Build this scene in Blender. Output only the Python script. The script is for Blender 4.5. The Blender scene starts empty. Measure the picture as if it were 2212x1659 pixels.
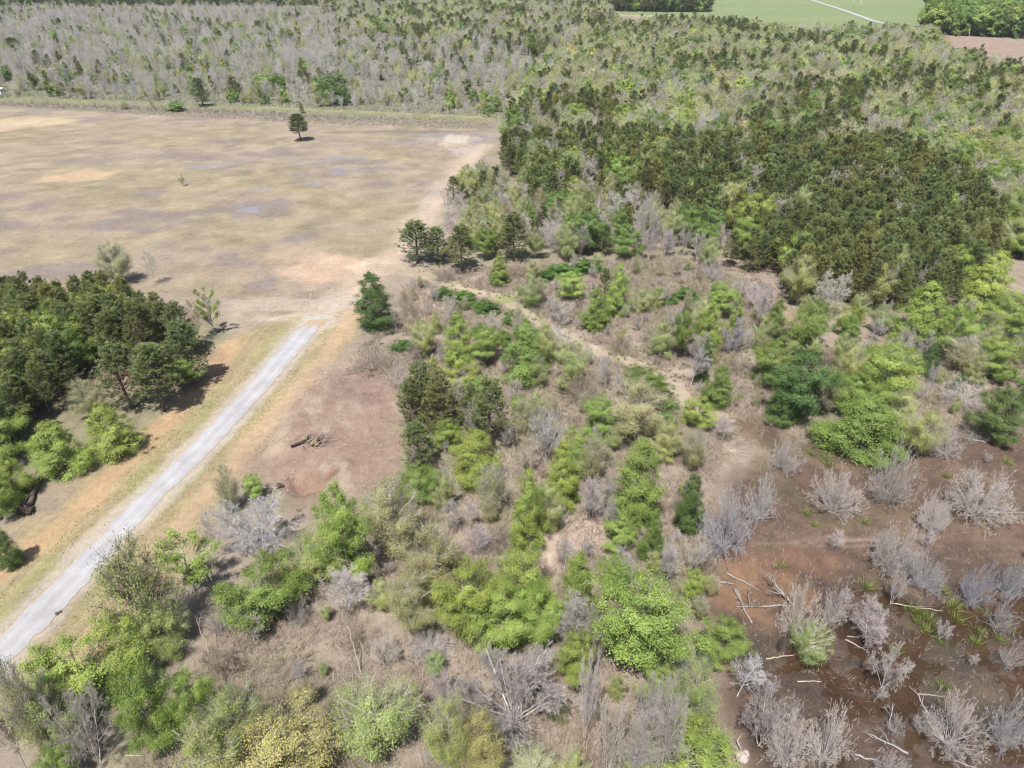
import bpy, math
import numpy as np
from mathutils import Vector

# ------------------------------------------------------------------ camera, sky, sun
S = bpy.context.scene
CAM_H, PITCH, FPX = 60.0, math.radians(32.0), 700.0
cam = bpy.data.cameras.new('camera'); cam_o = bpy.data.objects.new('camera', cam)
S.collection.objects.link(cam_o)
cam_o.location = (0, 0, CAM_H); cam_o.rotation_euler = (math.pi / 2 - PITCH, 0, 0)
cam.sensor_width = 36.0; cam.lens = FPX / 1024 * 36.0
cam.clip_start = 0.5; cam.clip_end = 12000
S.camera = cam_o
SUN_EL = math.radians(64.0)
gx, gy = 0.34, 0.94
light_dir = Vector((gx * math.cos(SUN_EL), gy * math.cos(SUN_EL), -math.sin(SUN_EL)))
w = bpy.data.worlds.new('World'); S.world = w; w.use_nodes = True
nt = w.node_tree
sky = nt.nodes.new('ShaderNodeTexSky'); sky.sky_type = 'NISHITA'; sky.sun_disc = False
sky.sun_elevation = SUN_EL; sky.sun_rotation = math.atan2(-gx, -gy)
sky.air_density = 1.0; sky.dust_density = 1.6
bg = nt.nodes['Background']; bg.inputs['Strength'].default_value = 0.085
nt.links.new(sky.outputs[0], bg.inputs['Color'])
sl = bpy.data.lights.new('sun', 'SUN'); sl.energy = 5.0; sl.angle = math.radians(0.53); sl.color = (1.0, 0.955, 0.89)
so = bpy.data.objects.new('sun', sl); S.collection.objects.link(so)
so.rotation_euler = light_dir.to_track_quat('-Z', 'Y').to_euler(); so.location = (0, 0, 200)
S.view_settings.view_transform = 'Standard'; S.view_settings.look = 'None'
S.view_settings.gamma = 1.0; S.view_settings.exposure = 0.72
S.cycles.max_bounces = 6; S.cycles.diffuse_bounces = 3; S.cycles.transparent_max_bounces = 8
S.cycles.transmission_bounces = 3; S.cycles.glossy_bounces = 2; S.cycles.filter_width = 1.15
COL = S.collection
RNG = np.random.default_rng(7)

# ------------------------------------------------------------------ map coordinates: survey points of the site
K = 1024 / 2212.0
sp, cp = math.sin(PITCH), math.cos(PITCH)
def gpt(x, y):                      # survey point -> ground metres
    u = (x * K - 512) / FPX; v = (y * K - 384) / FPX
    Y = cp - v * sp; Z = -sp - v * cp
    t = CAM_H / max(-Z, 0.012)
    return np.array([u * t, Y * t])
def gpoly(pts): return np.array([gpt(*p) for p in pts])
def height_for(G, ytop):
    v = (ytop * K - 384) / FPX
    return G[1] * (v * cp + sp) / (v * sp - cp) + CAM_H
def mpp(G): return (G[1] * cp + (CAM_H - 4) * sp) / FPX * K        # metres per survey unit at a place

# ------------------------------------------------------------------ numpy noise
def _hash(ix, iy, seed):
    h = (ix.astype(np.int64) * 374761393 + iy.astype(np.int64) * 668265263 + seed * 982451653) & 0x7fffffff
    h = ((h ^ (h >> 13)) * 1274126177) & 0x7fffffff
    return ((h ^ (h >> 16)) & 0xffff) / 65535.0
def vnoise(x, y, seed=0):
    x = np.asarray(x, float); y = np.asarray(y, float)
    ix = np.floor(x); iy = np.floor(y); fx = x - ix; fy = y - iy
    fx = fx * fx * (3 - 2 * fx); fy = fy * fy * (3 - 2 * fy)
    a = _hash(ix, iy, seed); b = _hash(ix + 1, iy, seed); c = _hash(ix, iy + 1, seed); d = _hash(ix + 1, iy + 1, seed)
    return (a * (1 - fx) + b * fx) * (1 - fy) + (c * (1 - fx) + d * fx) * fy
def fbm(x, y, seed=0, o=4):
    s = 0; amp = 0.5; tot = 0
    for k in range(o):
        s = s + amp * vnoise(x, y, seed + k * 17); tot += amp; x = x * 2.03 + 5.1; y = y * 2.03 + 1.7; amp *= 0.5
    return s / tot
def smooth(a, b, x):
    t = np.clip((x - a) / (b - a), 0, 1); return t * t * (3 - 2 * t)
def seg_dist(X, Y, pts, closed=False):
    pts = np.asarray(pts); n = len(pts); best = np.full(X.shape, 1e9); 
    for i in range(n if closed else n - 1):
        a = pts[i]; b = pts[(i + 1) % n]; d = b - a; L = d @ d + 1e-9
        t = np.clip(((X - a[0]) * d[0] + (Y - a[1]) * d[1]) / L, 0, 1)
        best = np.minimum(best, (X - a[0] - t * d[0]) ** 2 + (Y - a[1] - t * d[1]) ** 2)
    return np.sqrt(best)
def inside(X, Y, pts):
    pts = np.asarray(pts); n = len(pts); r = np.zeros(X.shape, bool); j = n - 1
    for i in range(n):
        xi, yi = pts[i]; xj, yj = pts[j]
        c = ((yi > Y) != (yj > Y)) & (X < (xj - xi) * (Y - yi) / (yj - yi + 1e-12) + xi)
        r ^= c; j = i
    return r
def polymask(X, Y, pts, soft, wob=0.0, wsc=6.0, seed=1):
    d = seg_dist(X, Y, pts, True); d = np.where(inside(X, Y, pts), d, -d)
    if wob: d = d + (fbm(X / wsc, Y / wsc, seed) - 0.5) * 2 * wob
    return smooth(-soft, soft, d)
def linemask(X, Y, pts, half, soft, wob=0.0, wsc=5.0, seed=1):
    d = half - seg_dist(X, Y, pts)
    if wob: d = d + (fbm(X / wsc, Y / wsc, seed) - 0.5) * 2 * wob
    return smooth(-soft, soft, d)

# ------------------------------------------------------------------ mesh building
class MB:
    def __init__(s): s.v = []; s.f = []; s.t = []; s.c = []; s.n = 0
    def add(s, V, F, tint=None, col=None):
        V = np.asarray(V, np.float32).reshape(-1, 3); F = np.asarray(F, np.int64)
        s.v.append(V); s.f.append(F + s.n); s.n += len(V)
        m = len(F)
        s.t.append(np.full(m, 0.5, np.float32) if tint is None else np.broadcast_to(np.asarray(tint, np.float32), (m,)))
        if col is not None: s.c.append(np.broadcast_to(np.asarray(col, np.float32), (m, 3)))
        return s
    def mesh(s, name, mat, flat=False):
        me = bpy.data.meshes.new(name)
        V = np.concatenate(s.v); me.vertices.add(len(V)); me.vertices.foreach_set('co', V.ravel())
        loops = np.concatenate([f.ravel() for f in s.f]).astype(np.int32)
        tot = np.concatenate([np.full(len(f), f.shape[1]) for f in s.f])
        st = np.concatenate([[0], np.cumsum(tot)[:-1]]).astype(np.int32)
        me.loops.add(len(loops)); me.loops.foreach_set('vertex_index', loops)
        me.polygons.add(len(tot)); me.polygons.foreach_set('loop_start', st)
        me.attributes.new('tint', 'FLOAT', 'FACE').data.foreach_set('value', np.concatenate(s.t).astype(np.float32))
        if s.c:
            C = np.concatenate(s.c); C = np.concatenate([C, np.ones((len(C), 1), np.float32)], 1)
            me.attributes.new('col', 'FLOAT_COLOR', 'FACE').data.foreach_set('color', C.ravel().astype(np.float32))
        me.materials.append(mat)
        me.update(calc_edges=True)
        if flat: me.shade_flat()
        return me

def unit(a): return a / (np.linalg.norm(a, axis=-1, keepdims=True) + 1e-9)
def frames(d):
    ref = np.where(np.abs(d[..., 2:3]) > 0.9, np.array([1., 0, 0]), np.array([0, 0, 1.]))
    u = unit(np.cross(d, ref)); return u, np.cross(d, u)
def prisms(P0, P1, r0, r1, sides=3):            # N tapered segments
    P0 = np.asarray(P0, float); P1 = np.asarray(P1, float); N = len(P0)
    u, v = frames(unit(P1 - P0))
    a = np.arange(sides) / sides * 2 * math.pi
    ring = np.cos(a)[None, :, None] * u[:, None] + np.sin(a)[None, :, None] * v[:, None]
    A = P0[:, None] + ring * np.asarray(r0).reshape(-1, 1, 1); B = P1[:, None] + ring * np.asarray(r1).reshape(-1, 1, 1)
    V = np.concatenate([A, B], 1).reshape(-1, 3)
    k = np.arange(sides); k2 = (k + 1) % sides
    q = np.stack([k, k2, k2 + sides, k + sides], 1)
    F = (q[None] + (np.arange(N) * 2 * sides)[:, None, None]).reshape(-1, 4)
    return V, F
def tube(path, rad, sides=8, rough=0.0, rng=None, cap=True):
    path = np.asarray(path, float); n = len(path)
    d = np.gradient(path, axis=0); d = unit(d); u, v = frames(d)
    for i in range(1, n):                        # parallel frames
        uu = u[i - 1] - d[i] * (u[i - 1] @ d[i]); u[i] = uu / (np.linalg.norm(uu) + 1e-9); v[i] = np.cross(d[i], u[i])
    a = np.arange(sides) / sides * 2 * math.pi
    R = np.asarray(rad, float).reshape(n, 1) * np.ones((n, sides))
    if rough: R = R * (1 + rough * (rng.random((n, sides)) - 0.5))
    V = path[:, None] + (np.cos(a)[None, :, None] * u[:, None] + np.sin(a)[None, :, None] * v[:, None]) * R[:, :, None]
    V = V.reshape(-1, 3)
    F = []
    for i in range(n - 1):
        for k in range(sides):
            k2 = (k + 1) % sides; F.append([i * sides + k, i * sides + k2, (i + 1) * sides + k2, (i + 1) * sides + k])
    F = np.array(F)
    if cap:
        V = np.concatenate([V, path[:1], path[-1:]]); c0 = n * sides; c1 = c0 + 1
        k = np.arange(sides); k2 = (k + 1) % sides
        c = np.concatenate([np.stack([k2, k, np.full(sides, c0), np.full(sides, c0)], 1), np.stack([k + (n - 1) * sides, k2 + (n - 1) * sides, np.full(sides, c1), np.full(sides, c1)], 1)])
        return V, F, c[:, :3]
    return V, F, None
def add_tube(mb, path, rad, sides=8, rough=0.0, rng=None, tint=0.5, col=None):
    V, F, c = tube(path, rad, sides, rough, rng)
    n0 = mb.n; mb.add(V, F, tint, col)
    mb.f.append(c + n0); mb.t.append(np.full(len(c), tint, np.float32))
    if col is not None: mb.c.append(np.broadcast_to(np.asarray(col, np.float32), (len(c), 3)))
def box(mb, c, s, rz=0.0, tint=0.5, col=None):
    x, y, z = [k / 2 for k in s]
    V = np.array([[-x, -y, -z], [x, -y, -z], [x, y, -z], [-x, y, -z], [-x, -y, z], [x, -y, z], [x, y, z], [-x, y, z]])
    ca, sa = math.cos(rz), math.sin(rz); V = V @ np.array([[ca, sa, 0], [-sa, ca, 0], [0, 0, 1]]) + np.array(c)
    mb.add(V, [[0, 3, 2, 1], [4, 5, 6, 7], [0, 1, 5, 4], [1, 2, 6, 5], [2, 3, 7, 6], [3, 0, 4, 7]], tint, col)
def quads(C, nrm, size, rng, aspect=0.62):      # diamond leaves
    N = len(C); d = unit(nrm); u, v = frames(d)
    a = rng.random(N) * 2 * math.pi; ca, sa = np.cos(a)[:, None], np.sin(a)[:, None]
    U = (u * ca + v * sa) * np.asarray(size).reshape(-1, 1); W = (-u * sa + v * ca) * np.asarray(size).reshape(-1, 1) * aspect
    V = np.stack([C - U, C + W, C + U, C - W], 1).reshape(-1, 3)
    return V, np.arange(4 * N).reshape(N, 4)
def blades(B, D, L, wd, rng):                   # thin triangles from base B along D
    N = len(B); d = unit(D); r = unit(rng.normal(size=(N, 3))); s = unit(np.cross(d, r)) * np.asarray(wd).reshape(-1, 1) * 0.5
    V = np.stack([B - s, B + s, B + d * np.asarray(L).reshape(-1, 1)], 1).reshape(-1, 3)
    return V, np.arange(3 * N).reshape(N, 3)

# ------------------------------------------------------------------ materials
def mat_base(name):
    m = bpy.data.materials.new(name); m.use_nodes = True; n = m.node_tree; return m, n, n.nodes['Principled BSDF'], n.nodes['Material Output']
def N(n, t, **kw):
    x = n.nodes.new(t)
    for k, v in kw.items(): setattr(x, k, v)
    return x
def math_n(n, op, a, b=None, clamp=False):
    x = N(n, 'ShaderNodeMath', operation=op, use_clamp=clamp)
    for i, q in enumerate((a, b)):
        if q is None: continue
        if isinstance(q, (int, float)): x.inputs[i].default_value = q
        else: n.links.new(q, x.inputs[i])
    return x.outputs[0]
def scale_col(n, col, fac):
    x = N(n, 'ShaderNodeVectorMath', operation='SCALE'); n.links.new(col, x.inputs[0]); n.links.new(fac, x.inputs['Scale']); return x.outputs[0]

def foliage_mat(name, use_attr, transl=0.22, var=0.95, rough=0.5):
    m, n, b, out = mat_base(name)
    tint = N(n, 'ShaderNodeAttribute', attribute_name='tint').outputs['Fac']
    if use_attr: base = N(n, 'ShaderNodeAttribute', attribute_name='col').outputs['Color']
    else: base = N(n, 'ShaderNodeObjectInfo').outputs['Color']
    f = math_n(n, 'ADD', math_n(n, 'MULTIPLY', tint, var), 1 - var / 2)
    c = scale_col(n, base, f)
    hs = N(n, 'ShaderNodeHueSaturation')
    n.links.new(math_n(n, 'SUBTRACT', 0.512, math_n(n, 'MULTIPLY', tint, 0.024)), hs.inputs['Hue'])
    n.links.new(c, hs.inputs['Color'])
    n.links.new(hs.outputs[0], b.inputs['Base Color']); b.inputs['Roughness'].default_value = rough
    b.inputs['Specular IOR Level'].default_value = 0.35
    tr = N(n, 'ShaderNodeBsdfTranslucent')
    mx = N(n, 'ShaderNodeMix', data_type='RGBA', blend_type='MULTIPLY'); mx.inputs[0].default_value = 1
    n.links.new(hs.outputs[0], mx.inputs[6]); mx.inputs[7].default_value = (1.25, 1.15, 0.55, 1)
    n.links.new(mx.outputs[2], tr.inputs['Color'])
    ms = N(n, 'ShaderNodeMixShader'); ms.inputs[0].default_value = transl
    n.links.new(b.outputs[0], ms.inputs[1]); n.links.new(tr.outputs[0], ms.inputs[2]); n.links.new(ms.outputs[0], out.inputs['Surface'])
    return m
def wood_mat(name, use_attr=False, fixed=None, noise=6.0, var=0.7):
    m, n, b, out = mat_base(name)
    if fixed is not None:
        rgb = N(n, 'ShaderNodeRGB'); rgb.outputs[0].default_value = (*fixed, 1); base = rgb.outputs[0]
    elif use_attr: base = N(n, 'ShaderNodeAttribute', attribute_name='col').outputs['Color']
    else: base = N(n, 'ShaderNodeObjectInfo').outputs['Color']
    tint = N(n, 'ShaderNodeAttribute', attribute_name='tint').outputs['Fac']
    tc = N(n, 'ShaderNodeTexCoord'); nz = N(n, 'ShaderNodeTexNoise'); nz.inputs['Scale'].default_value = noise; nz.inputs['Detail'].default_value = 4
    mp = N(n, 'ShaderNodeMapping'); mp.inputs['Scale'].default_value = (1, 1, 0.25)
    n.links.new(tc.outputs['Object'], mp.inputs[0]); n.links.new(mp.outputs[0], nz.inputs['Vector'])
    f = math_n(n, 'ADD', math_n(n, 'MULTIPLY', math_n(n, 'ADD', math_n(n, 'MULTIPLY', nz.outputs[0], 0.6), math_n(n, 'MULTIPLY', tint, 0.4)), 2 * var), 1 - var)
    n.links.new(scale_col(n, base, f), b.inputs['Base Color']); b.inputs['Roughness'].default_value = 0.85
    b.inputs['Specular IOR Level'].default_value = 0.2
    return m
M_LEAF = foliage_mat('leaves', False)
M_NEEDLE = foliage_mat('pine_needles', False, transl=0.12, var=1.1, rough=0.45)
M_BARK = wood_mat('bark')
M_TWIG = wood_mat('twigs', noise=1.5, var=0.5)
M_STUFF_LEAF = foliage_mat('far_foliage', True, transl=0.25)
M_STUFF_WOOD = wood_mat('far_wood', True, noise=0.6, var=0.5)

# ------------------------------------------------------------------ ground colours and relief
ROAD_L = gpoly([(-260, 1640), (0, 1376), (140, 1232), (266, 1106), (420, 953), (548, 819), (626, 722), (668, 692)])
ROAD_R = gpoly([(-190, 1660), (0, 1456), (117, 1333), (173, 1272), (323, 1106), (477, 953), (597, 819), (678, 722), (708, 690)])
ROADC = gpoly([(-230, 1650), (0, 1414), (75, 1335), (205, 1190), (295, 1106), (448, 953), (572, 819), (652, 722), (690, 690)])
FIELD = gpoly([(-400, 232), (-20, 234), (350, 246), (700, 266), (1040, 280), (1060, 300), (1000, 385), (940, 455), (865, 545), (832, 580),
               (770, 640), (720, 690), (640, 700), (560, 760), (470, 700), (440, 650), (380, 640), (230, 632), (60, 620), (-400, 600)])
VERGE = gpoly([(690, 680), (790, 640), (760, 740), (720, 800), (640, 880), (560, 990), (480, 1060), (440, 1150), (380, 1290), (300, 1420), (100, 1420), (-100, 1659), (-300, 1659),
               (-200, 1280), (0, 1150), (90, 1050), (240, 1000), (330, 900), (440, 850), (470, 740), (560, 700)])
DIRT_L = gpoly([(500, 740), (455, 810), (380, 890), (300, 975), (190, 1085), (80, 1175), (-30, 1260), (-160, 1370)])
DIRT_R = gpoly([(790, 615), (745, 705), (690, 790), (610, 880), (520, 985), (430, 1085), (330, 1220), (240, 1360), (160, 1440)])
CLEAR = gpoly([(690, 800), (770, 760), (850, 850), (880, 960), (860, 1010), (790, 1050), (660, 1090), (560, 1050), (540, 990), (620, 890)])
TRAIL = gpoly([(810, 575), (900, 590), (1000, 627), (1085, 645), (1150, 690), (1250, 745), (1350, 775), (1450, 830), (1500, 880), (1570, 905), (1640, 950)])
SWAMP = gpoly([(1580, 905), (1680, 985), (1600, 1010), (1560, 1060), (1545, 1110), (1565, 1200), (1530, 1300), (1540, 1400), (1560, 1480), (1570, 1580), (1600, 1700),
               (2500, 1760), (2500, 960), (2150, 925), (2000, 950), (1900, 985), (1800, 975), (1700, 940), (1640, 900)])
SWAMP_IN = gpoly([(1600, 1195), (1760, 1215), (1900, 1260), (2060, 1250), (2400, 1210), (2400, 1740), (1620, 1690), (1590, 1570), (1570, 1480), (1555, 1390), (1545, 1300)])
BERM = gpoly([(-300, 213), (0, 216), (300, 224), (560, 236), (800, 247), (1065, 259)])
SCRUB = gpoly([(-1200, -20), (700, -20), (1150, 60), (1180, 140), (1080, 262), (560, 240), (0, 222), (-1200, 214)])
GREENF = gpoly([(1300, 28), (1540, 40), (1560, 52), (1990, 60), (2010, 12), (2010, -45), (1500, -45), (1290, 12)])
CLEAR2 = gpoly([(1975, 72), (2080, 78), (2300, 110), (2400, 190), (2230, 175), (2140, 135), (2040, 112), (1990, 95)])
PATHS = gpoly([(1178, 1105), (1184, 1180), (1188, 1250)])

def gheight(X, Y):
    X = np.asarray(X, float); Y = np.asarray(Y, float)
    flat = np.maximum.reduce([polymask(X, Y, FIELD, 4), polymask(X, Y, VERGE, 3), linemask(X, Y, ROADC, 6, 3)])
    rough = (fbm(X / 3.1, Y / 3.1, 3) - 0.5) * 0.55 + (fbm(X / 0.9, Y / 0.9, 5, 2) - 0.5) * 0.22
    z = rough * (1 - 0.93 * flat)
    sw = polymask(X, Y, SWAMP, 2.5, 1.5, 5)
    zs = -0.28 + (fbm(X / 4.5, Y / 4.5, 11, 6) - 0.5) * 0.50 + (fbm(X / 0.8, Y / 0.8, 12, 2) - 0.5) * 0.16
    swin = polymask(X, Y, SWAMP_IN, 5, 2, 6)
    zs = zs + 0.28 * (1 - swin)
    z = z * (1 - sw) + zs * sw
    z = z + 1.1 * linemask(X, Y, BERM, 2.5, 3.0)
    rd = linemask(X, Y, ROADC, 3.6, 1.2); z = z * (1 - rd)
    return z
def lerp(a, b, m): return a * (1 - m[:, None]) + np.asarray(b)[None] * m[:, None]

def build_ground():
    def axis(stops):
        out = [stops[0]]
        for (a, b, s0, s1) in stops[1]:
            x = a
            while x < b - 1e-6:
                t = (x - a) / (b - a); x += s0 * (1 - t) + s1 * t; out.append(min(x, b))
        return np.array(out)
    ys = axis((-80, [(-80, 28, 20, 2), (28, 110, 0.42, 0.55), (110, 260, 0.55, 2.4), (260, 1200, 2.6, 14), (1200, 9000, 60, 900)]))
    xp = axis((0, [(0, 70, 0.5, 0.55), (70, 130, 0.6, 1.4), (130, 700, 2.0, 14), (700, 7000, 60, 800)]))
    xs = np.concatenate([-xp[::-1], xp[1:]])
    X, Y = np.meshgrid(xs, ys); sh = X.shape; X = X.ravel(); Y = Y.ravel()
    n = len(X)
    L = fbm(X / 14, Y / 14, 21); Mi = fbm(X / 4, Y / 4, 22); Fi = fbm(X / 1.3, Y / 1.3, 23, 3)
    A = np.tile([.42, .345, .285], (n, 1)); B = np.tile([.27, .225, .175], (n, 1)); wet = np.zeros(n); grain = np.ones(n)
    m = smooth(.5, .62, L); A = lerp(A, (.33, .30, .20), m * .7); B = lerp(B, (.17, .18, .09), m * .7)
    # open far woodland floor
    m = polymask(X, Y, SCRUB, 8); A = lerp(A, (.29, .27, .215), m); B = lerp(B, (.19, .205, .115), m)
    g = m * smooth(.5, .62, fbm(X / 30, Y / 14, 24)); A = lerp(A, (.26, .29, .13), g * .7)
    # mown field
    m = polymask(X, Y, FIELD, 1.8, 1.5, 5)
    A = lerp(A, (.385, .315, .245), m); B = lerp(B, (.325, .265, .20), m)
    sel = gpt(300, 480); dx = (X - sel[0]); dy = (Y - sel[1])
    ol = m * smooth(.38, .60, fbm(X / 40, Y / 30, 31) + .22 * np.exp(-(dx / 75) ** 2 - (dy / 45) ** 2) - .03 * smooth(200, 260, Y))
    A = lerp(A, (.345, .30, .17), ol * .34); B = lerp(B, (.265, .235, .115), ol * .42)
    sk = fbm(X / 5 + Y / 14, Y / 3.6 - X / 20, 36, 5); A = A * (1 + m * (sk - .5) * .75)[:, None]; B = B * (1 + m * (sk - .5) * .75)[:, None]
    sk2 = m * smooth(.52, .72, fbm(X / 22 + 3, Y / 14, 37)); A = lerp(A, (.41, .325, .275), sk2 * .3); B = lerp(B, (.38, .285, .24), sk2 * .3)
    st = m * smooth(.54, .72, fbm(X / 13, Y / 9, 33)); A = lerp(A, (.30, .25, .24), st * .8); B = lerp(B, (.22, .18, .17), st * .8)
    def blob(px, py, rx, ry, A_, B_, s=1.0, wt=0.0, seed=5, edge=.35):
        nonlocal A, B, wet
        c = gpt(px, py); a = gpt(px + rx, py)[0] - c[0]; b = abs(gpt(px, py - ry)[1] - gpt(px, py + ry)[1]) / 2
        r = np.sqrt(((X - c[0]) / a) ** 2 + ((Y - c[1]) / b) ** 2) + (fbm(X / (a * .45), Y / (b * .45), seed) - .5) * 1.3
        k = smooth(1 + edge, 1 - edge, r) * s
        if wt > 0 and py < 500: k = k * smooth(.36, .52, fbm(X / 5, Y / 2.2, seed + 3))
        A = lerp(A, A_, k); B = lerp(B, B_, k); wet = np.maximum(wet * (1 - k), wet) if wt == 0 else np.maximum(wet, k * wt)
        return k
    sand = ((.58, .44, .29), (.50, .38, .25))
    blob(165, 380, 72, 13, *sand, s=.9); blob(75, 262, 85, 10, (.60, .48, .31), (.52, .42, .28), s=.9); blob(0, 278, 30, 8, (.58, .42, .32), (.5, .4, .3))
    blob(715, 580, 115, 32, (.60, .45, .33), (.52, .37, .27), s=.9); blob(640, 545, 60, 20, (.50, .38, .28), (.44, .34, .26), s=.6)
    blob(800, 580, 45, 14, (.70, .57, .44), (.6, .48, .36), s=.9); blob(985, 302, 34, 11, (.66, .59, .50), (.54, .48, .41), s=.9, edge=.6); blob(1010, 325, 30, 9, (.6, .52, .48), (.5, .44, .42), s=.7)
    blob(670, 695, 95, 16, (.62, .51, .42), (.52, .43, .35), s=.9); blob(580, 655, 100, 14, (.52, .44, .36), (.45, .39, .31), s=.6); blob(930, 440, 20, 40, (.50, .44, .42), (.42, .37, .36), s=.6)
    lil = ((.33, .30, .345), (.27, .25, .29))
    for (px, py, rx, ry, s_) in [(460, 357, 45, 4, .9), (420, 362, 25, 3, .8), (575, 443, 60, 6, .8), (535, 455, 25, 5, .9), (745, 368, 40, 7, .9), (690, 398, 35, 5, .8), (1040, 297, 26, 14, .9), (730, 345, 60, 10, .6),
                             (560, 410, 30, 4, .6), (640, 352, 30, 3, .6), (520, 345, 30, 3, .6), (880, 310, 60, 5, .5), (950, 290, 70, 4, .5), (670, 470, 50, 6, .3), (800, 350, 60, 6, .4)]:
        blob(px, py, rx, ry, *lil, s=s_, wt=.75 * s_, seed=int(px))
    # dark churned band by the wet corner
    blob(760, 350, 70, 6, (.24, .18, .17), (.18, .14, .13), s=.45, seed=9); blob(900, 285, 160, 3, (.2, .17, .14), (.15, .13, .1), s=.5, seed=10)
    # ditch and brush below the berm, berm itself
    k = linemask(X, Y, BERM + np.array([0, -11.0]), 6.0, 3, 3, 8); A = lerp(A, (.31, .265, .22), k * .9); B = lerp(B, (.22, .2, .15), k * .9)
    k = linemask(X, Y, BERM, 5.0, 2.0, 3, 9) * (.45 + .55 * smooth(.4, .6, fbm(X / 14, Y / 5, 47))); A = lerp(A, (.27, .275, .13), k * .8); B = lerp(B, (.21, .21, .11), k * .8)
    k = linemask(X, Y, BERM[3:] + np.array([0, 2]), 1.2, 1.5, .5, 6); A = lerp(A, (.52, .48, .28), k * .8); B = lerp(B, (.45, .42, .25), k * .8)
    # verges of the gravel road
    m = polymask(X, Y, VERGE, 2, 1.5, 4); A = lerp(A, (.43, .345, .225), m); B = lerp(B, (.33, .275, .155), m)
    d = seg_dist(X, Y, ROADC)
    al = fbm(d / .55, Y / 11 + X / 30, 48, 3); q = m * (al - .5) * .6; A = A * (1 + q)[:, None]; B = B * (1 + q)[:, None]
    rsd = smooth(-.5, .5, X - np.interp(Y, ROADC[:, 1], ROADC[:, 0]))
    k = m * (1 - .65 * rsd) * smooth(7, 3.5, d) * smooth(.38, .6, Mi + .1 * L); A = lerp(A, (.30, .32, .12), k * .75); B = lerp(B, (.35, .33, .17), k * .8)
    k = linemask(X, Y, DIRT_L, 1.5, 1.6, 1.3, 5, 41); A = lerp(A, (.56, .385, .235), k * .9); B = lerp(B, (.48, .325, .19), k * .9)
    k = linemask(X, Y, DIRT_R, 1.7, 1.8, 1.4, 5, 42); A = lerp(A, (.58, .42, .28), k * .85); B = lerp(B, (.46, .33, .21), k * .85)
    k = linemask(X, Y, ROADC, 3.0, .8, .7, 2, 43); A = lerp(A, (.56, .50, .44), k * .7); B = lerp(B, (.48, .42, .36), k * .7)
    k = linemask(X, Y, gpoly([(690, 690), (730, 650), (800, 590), (860, 545), (915, 470), (975, 400), (1040, 315)]), 3.2, 3.5, 3, 8, 45); A = lerp(A, (.58, .47, .37), k * .85); B = lerp(B, (.5, .40, .31), k * .85)
    blob(690, 692, 34, 12, (.56, .53, .50), (.44, .41, .38), s=.9, seed=58, edge=.7); blob(735, 655, 45, 16, (.57, .50, .43), (.46, .39, .33), s=.7, seed=59, edge=.7); blob(620, 740, 30, 20, (.52, .46, .39), (.4, .35, .29), s=.6, seed=60, edge=.7)
    # the cleared brown patch with hollows
    m = polymask(X, Y, CLEAR, 2.5, 3, 4); A = lerp(A, (.39, .28, .225), m); B = lerp(B, (.28, .195, .155), m); cs = m * smooth(.5, .66, fbm(X / 2.2 + Y / 9, Y / 5, 49)); A = lerp(A, (.5, .42, .33), cs * .7); B = lerp(B, (.36, .28, .22), cs * .7)
    blob(770, 835, 70, 45, (.27, .18, .155), (.22, .15, .125), s=.55, seed=13); blob(660, 1040, 45, 18, (.34, .225, .165), (.26, .165, .12), s=.8, seed=14); blob(715, 1020, 18, 14, (.28, .17, .13), (.22, .13, .1), s=.8, seed=15)
    blob(600, 960, 30, 40, (.54, .42, .31), (.45, .34, .24), s=.5, seed=16)
    # grass trail and pale sandy openings
    k = linemask(X, Y, TRAIL, 2.0, 1.3, 1.2, 4, 44); A = lerp(A, (.52, .43, .33), k * .95); B = lerp(B, (.38, .32, .225), k * .9)
    blob(980, 625, 45, 9, (.60, .51, .34), (.5, .43, .28), s=.9, seed=17); blob(1095, 645, 40, 10, (.22, .30, .08), (.3, .32, .13), s=.7, seed=18); blob(920, 690, 40, 60, (.50, .37, .30), (.40, .3, .25), s=.8, seed=19)
    blob(1270, 1150, 75, 40, (.62, .49, .41), (.5, .39, .33), s=.85, seed=20); k = linemask(X, Y, PATHS, .8, .7, .4); A = lerp(A, (.6, .47, .4), k); B = lerp(B, (.5, .4, .33), k)
    blob(1100, 1010, 20, 30, (.58, .48, .4), (.48, .4, .34), s=.8, seed=26); blob(1000, 1120, 45, 50, (.50, .40, .33), (.42, .34, .28), s=.6, seed=27); blob(840, 1290, 60, 45, (.46, .37, .30), (.36, .3, .24), s=.7, seed=28)
    blob(1450, 810, 80, 25, (.5, .41, .34), (.42, .34, .28), s=.7, seed=29); blob(1660, 640, 25, 70, (.46, .33, .26), (.38, .27, .21), s=.7, seed=30); blob(1000, 1500, 130, 60, (.42, .34, .29), (.32, .26, .21), s=.5, seed=31)
    blob(1665, 560, 20, 80, (.46, .32, .25), (.38, .27, .21), s=.8, seed=35); blob(50, 1080, 80, 70, (.36, .30, .25), (.28, .235, .19), s=.7, seed=36)
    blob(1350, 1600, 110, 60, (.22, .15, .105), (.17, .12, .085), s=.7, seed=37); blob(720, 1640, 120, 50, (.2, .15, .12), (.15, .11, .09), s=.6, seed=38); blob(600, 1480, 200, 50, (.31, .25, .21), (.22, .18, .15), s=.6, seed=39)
    for (px, py) in [(300, 800), (120, 800), (210, 770), (1300, 400), (1500, 420), (1850, 560), (1900, 500)]:
        blob(px, py, 150, 60, (.33, .22, .17), (.25, .17, .13), s=.6, seed=px)                   # needle litter under the pines
    # swamp mud
    m = polymask(X, Y, SWAMP, 2.0, 1.6, 5); A = lerp(A, (.205, .134, .10), m); B = lerp(B, (.12, .08, .06), m); wet = np.maximum(wet, m * .35)
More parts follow.
